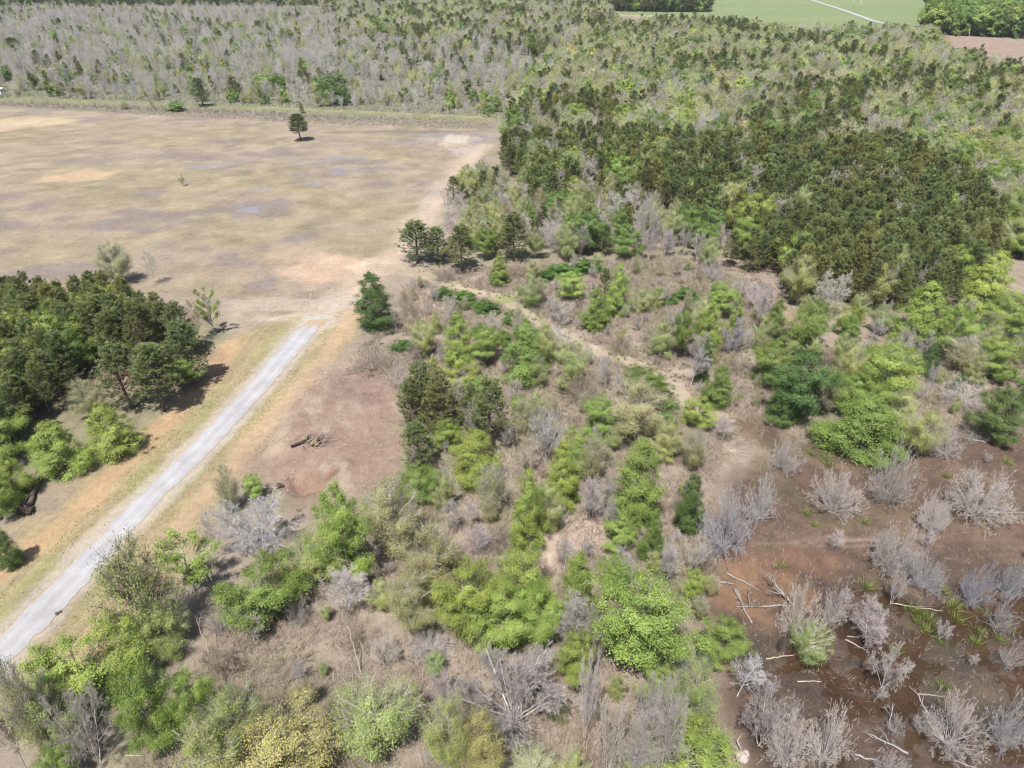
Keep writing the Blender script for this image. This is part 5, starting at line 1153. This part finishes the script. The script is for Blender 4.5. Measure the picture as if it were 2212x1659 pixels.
# brush pile of cut wood in the cleared patch
rp = np.random.default_rng(8); G = gpt(672, 958); gzz = gz(G)
root = empty('brush_pile', (G[0], G[1], gzz)); tag(root, 'pile of cut logs, stumps and branches in the brown cleared patch', 'brush pile')
def part(nm, mb, mat, col): return link(nm, mb.mesh(nm, mat), root, col)
mb = MB(); add_tube(mb, [(-2.6, -1.0, .25), (-1.6, -.45, .35), (-.6, .1, .5)], [.16, .15, .13], 9, .2, rp); part('dark_log', mb, M_LOG, (.05, .04, .035))
for (a, b, r) in [((.2, -.9, .35), (1.1, .45, .75), .26), ((-1.3, .2, .3), (-.6, 1.1, .8), .24), ((.9, -1.0, .3), (1.5, -.1, .4), .15), ((-.4, -.2, .4), (.5, .5, .6), .13)]:
    mb = MB(); m_ = (np.array(a) + np.array(b)) / 2; add_tube(mb, [a, tuple(m_ + rp.normal(size=3) * .06), b], [r, r * .95, r * .8], 9, .35, rp); part('cut_log', mb, M_LOG, (.20, .16, .095))
for c, r in (((-.9, .75, .4), .42), ((.7, -.35, .35), .45), ((1.9, .4, .2), .3)):
    mb = MB(); lump(mb, c, r, rp); part('stump', mb, M_LOG, (.21, .165, .105))
mb = MB()
for _ in range(150):
    s = rp.normal(size=3) * np.array([1.5, .75, .12]) + np.array([.7, .4, .3]); e = s + unit(rp.normal(size=3) * np.array([1.3, .6, .35])) * rp.uniform(.4, 1.6); s[2] = abs(s[2]) * .8; e[2] = abs(e[2]) + .03
    V, F = prisms([s], [e], [.03], [.012], 4); mb.add(V, F, rp.random())
part('branches', mb, M_LOG, (.19, .15, .14))
# dark charred stump near the hollows
mb = MB(); lump(mb, (0, 0, .18), .42, rp, squash=.8); lump(mb, (.3, .15, .12), .28, rp); lump(mb, (-.3, .1, .1), .22, rp); G = gpt(602, 1051)
o = link('tree_stump', mb.mesh('stump', M_LOG), None, (.09, .06, .055)); o.location = (G[0], G[1], gz(G)); tag(o, 'small dark stump on the ground left of the dug hollows', 'stump')
mb = MB(); lump(mb, (0, 0, .1), .2, rp); lump(mb, (.22, .3, .08), .15, rp); G = gpt(123, 1327); o = link('tree_stump', mb.mesh('stump', M_LOG), None, (.1, .08, .07)); o.location = (G[0], G[1], gz(G)); tag(o, 'small dark clod on the right edge of the gravel road', 'clod')
# uprooted tree at the left edge
A = np.array([*gpt(88, 1033), 0]); B = np.array([*gpt(62, 1103), 0]); rp = np.random.default_rng(9)
root = empty('uprooted_tree', tuple(B)); tag(root, 'uprooted dead tree with its dark root plate lying left of the road', 'fallen tree')
d = A - B
mb = MB(); n = 8; t = np.linspace(0, 1, n)[:, None]; Pn = t * d + np.array([0, 0, .45]) * (1 - .55 * t) + rp.normal(size=(n, 3)) * .04; add_tube(mb, Pn, np.linspace(.36, .2, n), 10, .3, rp); part('trunk', mb, M_LOG, (.17, .125, .105))
mb = MB(); Pn2 = t * d * .95 + np.array([-.75, .1, .3]) * (1 - .2 * t) + rp.normal(size=(n, 3)) * .05; add_tube(mb, Pn2, np.linspace(.2, .1, n), 8, .3, rp); part('limb', mb, M_LOG, (.22, .17, .15))
mb = MB(); lump(mb, (-.1, -.35, .55), .75, rp, squash=1.0); lump(mb, (.45, -.5, .4), .5, rp); lump(mb, (-.55, -.5, .35), .45, rp); part('root_plate', mb, M_LOG, (.055, .042, .038))
mb = MB()
for k in range(26):
    a = rp.random() * 6.28; s = np.array([-.05 + .4 * math.cos(a), -.45, .55 + .4 * math.sin(a)]); e = s + unit(np.array([math.cos(a) * 1.2, -.5 + rp.normal() * .5, math.sin(a) * .9 + .1])) * rp.uniform(.5, 1.5); e[2] = max(e[2], .05)
    m_ = (s + e) / 2 + rp.normal(size=3) * .12; add_tube(mb, [s, m_, e], [.07, .045, .015], 5, .2, rp)
part('roots', mb, M_LOG, (.14, .105, .09))
# pale broken stump with roots on the swamp bank
G = gpt(1603, 1640); rp = np.random.default_rng(10); root = empty('broken_stump', (G[0], G[1], gz(G))); tag(root, 'bleached broken stump with bare roots at the bottom edge of the swamp bank', 'stump')
mb = MB(); lump(mb, (0, 0, .25), .55, rp, squash=.7); lump(mb, (.35, .35, .2), .38, rp, squash=.6); lump(mb, (-.3, .45, .2), .3, rp, squash=.8); part('stump', mb, M_LOG, (.33, .285, .255))
mb = MB()
for k in range(9):
    a = rp.uniform(.4, 4.4); L = rp.uniform(.5, 1.7); s = np.array([.3 * math.cos(a), .3 + .3 * math.sin(a), .3]); e = s + np.array([math.cos(a) * L, math.sin(a) * L, rp.uniform(-.3, .7)]); e[2] = max(e[2], .05); add_tube(mb, [s, (s + e) / 2 + rp.normal(size=3) * .2, e], [.09, .06, .02], 6, .2, rp)
part('roots', mb, M_LOG, (.31, .27, .245))

# white survey stake by the road end
G = gpt(672, 645); mb = MB(); V, F = prisms([(0, 0, 0)], [(0, 0, 1.0)], [.06], [.055], 4); mb.add(V, F); V, F = prisms([(0, 0, 1.0)], [(0, 0, 1.12)], [.055], [.012], 4); mb.add(V, F)
o = link('marker_stake', mb.mesh('stake', wood_mat('white_paint', fixed=(.8, .78, .74), var=.15))); o.location = (G[0], G[1], 0); tag(o, 'white marker stake standing in the field near the road end', 'stake')

# white shooting house on stilts at the left edge of the far berm
mw = wood_mat('white_boards', fixed=(.80, .80, .80), noise=2, var=.12); md = wood_mat('dark_opening', fixed=(.03, .03, .035), var=.1); ml = wood_mat('stilt_wood', fixed=(.52, .50, .47), var=.3)
G = gpt(2, 211); root = empty('hunting_blind', (G[0], G[1], gz(G))); tag(root, 'small white hunting blind on braced stilts at the left edge of the berm', 'hunting blind')
z0 = 1.9
mb = MB(); box(mb, (0, 0, z0 + .9), (3.0, 2.4, 1.8)); link('cabin', mb.mesh('cabin', mw, True), root)
mb = MB(); V = np.array([[-1.75, -1.45, z0 + 1.86], [1.75, -1.45, z0 + 1.86], [1.75, 1.45, z0 + 2.2], [-1.75, 1.45, z0 + 2.2]]); V = np.concatenate([V, V + np.array([0, 0, .1])]); mb.add(V, [[0, 3, 2, 1], [4, 5, 6, 7], [0, 1, 5, 4], [1, 2, 6, 5], [2, 3, 7, 6], [3, 0, 4, 7]]); link('roof', mb.mesh('roof', mw, True), root)
for c, s in (((0, -1.21, z0 + 1.15), (2.2, .03, .45)), ((1.51, 0, z0 + 1.15), (.03, 1.5, .5))):
    mb = MB(); box(mb, c, s); link('window', mb.mesh('window', md, True), root)
mb = MB(); box(mb, (0, 0, z0 - .09), (3.2, 2.6, .16)); link('platform', mb.mesh('platform', ml, True), root)
for sx in (-1, 1):
    for sy in (-1, 1):
        mb = MB(); V, F = prisms([(sx * 1.45, sy * 1.15, -.2)], [(sx * 1.4, sy * 1.1, z0 - .17)], [.09], [.09], 4); mb.add(V, F); link('leg', mb.mesh('leg', ml, True), root)
for a, b in (((-1.5, -1.28, .1), (1.4, -1.24, z0 - .2)), ((2.6, -.9, .05), (1.55, -.9, z0 - .05)), ((2.6, .0, .05), (1.55, .0, z0 - .05))):
    mb = MB(); V, F = prisms([a], [b], [.07], [.07], 4); mb.add(V, F); link('brace', mb.mesh('brace', ml, True), root)

# utility poles and houses beyond the far field
mp_ = wood_mat('pole_wood', fixed=(.50, .45, .38), var=.3)
for (x, y, l) in ((1842, 18, 'utility pole beside the pale far road, middle of three'), (1857, 22, 'utility pole nearest the wood at the far road'), (1790, 9, 'utility pole furthest up the far road')):
    G = gpt(x, y); root = empty('utility_pole', (G[0], G[1], 0)); tag(root, l, 'utility pole')
    mb = MB(); add_tube(mb, [(0, 0, 0), (0, 0, 5), (0, 0, 10.5)], [.2, .17, .14], 8); link('pole', mb.mesh('pole', mp_), root)
    mb = MB(); box(mb, (0, 0, 9.8), (2.4, .14, .16)); link('crossarm', mb.mesh('crossarm', mp_, True), root)
    for k in (-1.0, 0, 1.0):
        mb = MB(); V, F = prisms([(k, 0, 9.88)], [(k, 0, 10.05)], [.06], [.04], 6); mb.add(V, F); link('insulator', mb.mesh('insulator', mw), root)
mroof = wood_mat('pale_metal_roof', fixed=(.82, .83, .85), var=.08); mwall = wood_mat('pale_wall', fixed=(.62, .60, .56), var=.1)
def house(x, y, L, W, hw, hr, rz, label):
    G = gpt(x, y); root = empty('farm_house', (G[0], G[1], 0), rz); tag(root, label, 'house')
    mb = MB(); box(mb, (0, 0, hw / 2), (L, W, hw)); link('wall', mb.mesh('wall', mwall, True), root)
    a, b, o = L / 2 + .4, W / 2 + .5, .12
    V = [[-a, -b, hw - .1], [a, -b, hw - .1], [a, 0, hw + hr], [-a, 0, hw + hr], [-a, b, hw - .1], [a, b, hw - .1]]; V = np.array(V + [[p[0], p[1], p[2] + o] for p in V])
    mb = MB(); mb.add(V, [[0, 3, 2, 1], [3, 4, 5, 2], [6, 7, 8, 9], [9, 8, 11, 10], [0, 1, 7, 6], [4, 10, 11, 5], [0, 6, 9, 3], [3, 9, 10, 4], [1, 2, 8, 7], [2, 5, 11, 8]]); link('roof', mb.mesh('roof', mroof, True), root)
    mb = MB(); mb.add([[-L / 2, -W / 2, hw], [-L / 2, W / 2, hw], [-L / 2, 0, hw + hr - .1], [L / 2, -W / 2, hw], [L / 2, W / 2, hw], [L / 2, 0, hw + hr - .1]], [[0, 2, 1], [3, 4, 5]]); link('gable', mb.mesh('gable', mwall, True), root)
    mb = MB(); box(mb, (0, -W / 2 - .03, 1.05), (1.0, .06, 2.1)); link('door', mb.mesh('door', md, True), root)
    for k in (-.3, .3):
        mb = MB(); box(mb, (L * k, -W / 2 - .03, 1.6), (1.3, .06, 1.1)); link('window', mb.mesh('window', md, True), root)
house(2085, 6, 22, 11, 3.2, 3.4, .15, 'far farm building with a pale metal roof above the tall green wood')
house(2167, 12, 12, 8, 3, 2.4, -.2, 'small far building with a white roof between tall green trees at the right')
house(1688, -4, 14, 9, 3.0, 2.6, .1, 'far building beyond the dark wood beside the green field')

# ------------------------------------------------------------------ air: thin even haze
def haze(density):
    m = bpy.data.materials.new('haze'); m.use_nodes = True; n = m.node_tree; n.nodes.remove(n.nodes['Principled BSDF'])
    v = n.nodes.new('ShaderNodeVolumePrincipled'); v.inputs['Color'].default_value = (.86, .93, 1, 1); v.inputs['Density'].default_value = density; v.inputs['Anisotropy'].default_value = .2
    n.links.new(v.outputs[0], n.nodes['Material Output'].inputs['Volume'])
    mb = MB(); box(mb, (0, 4400, 29), (15000, 9800, 66)); o = link('haze', mb.mesh('haze', m, True)); o['kind'] = 'stuff'
haze(.00007)
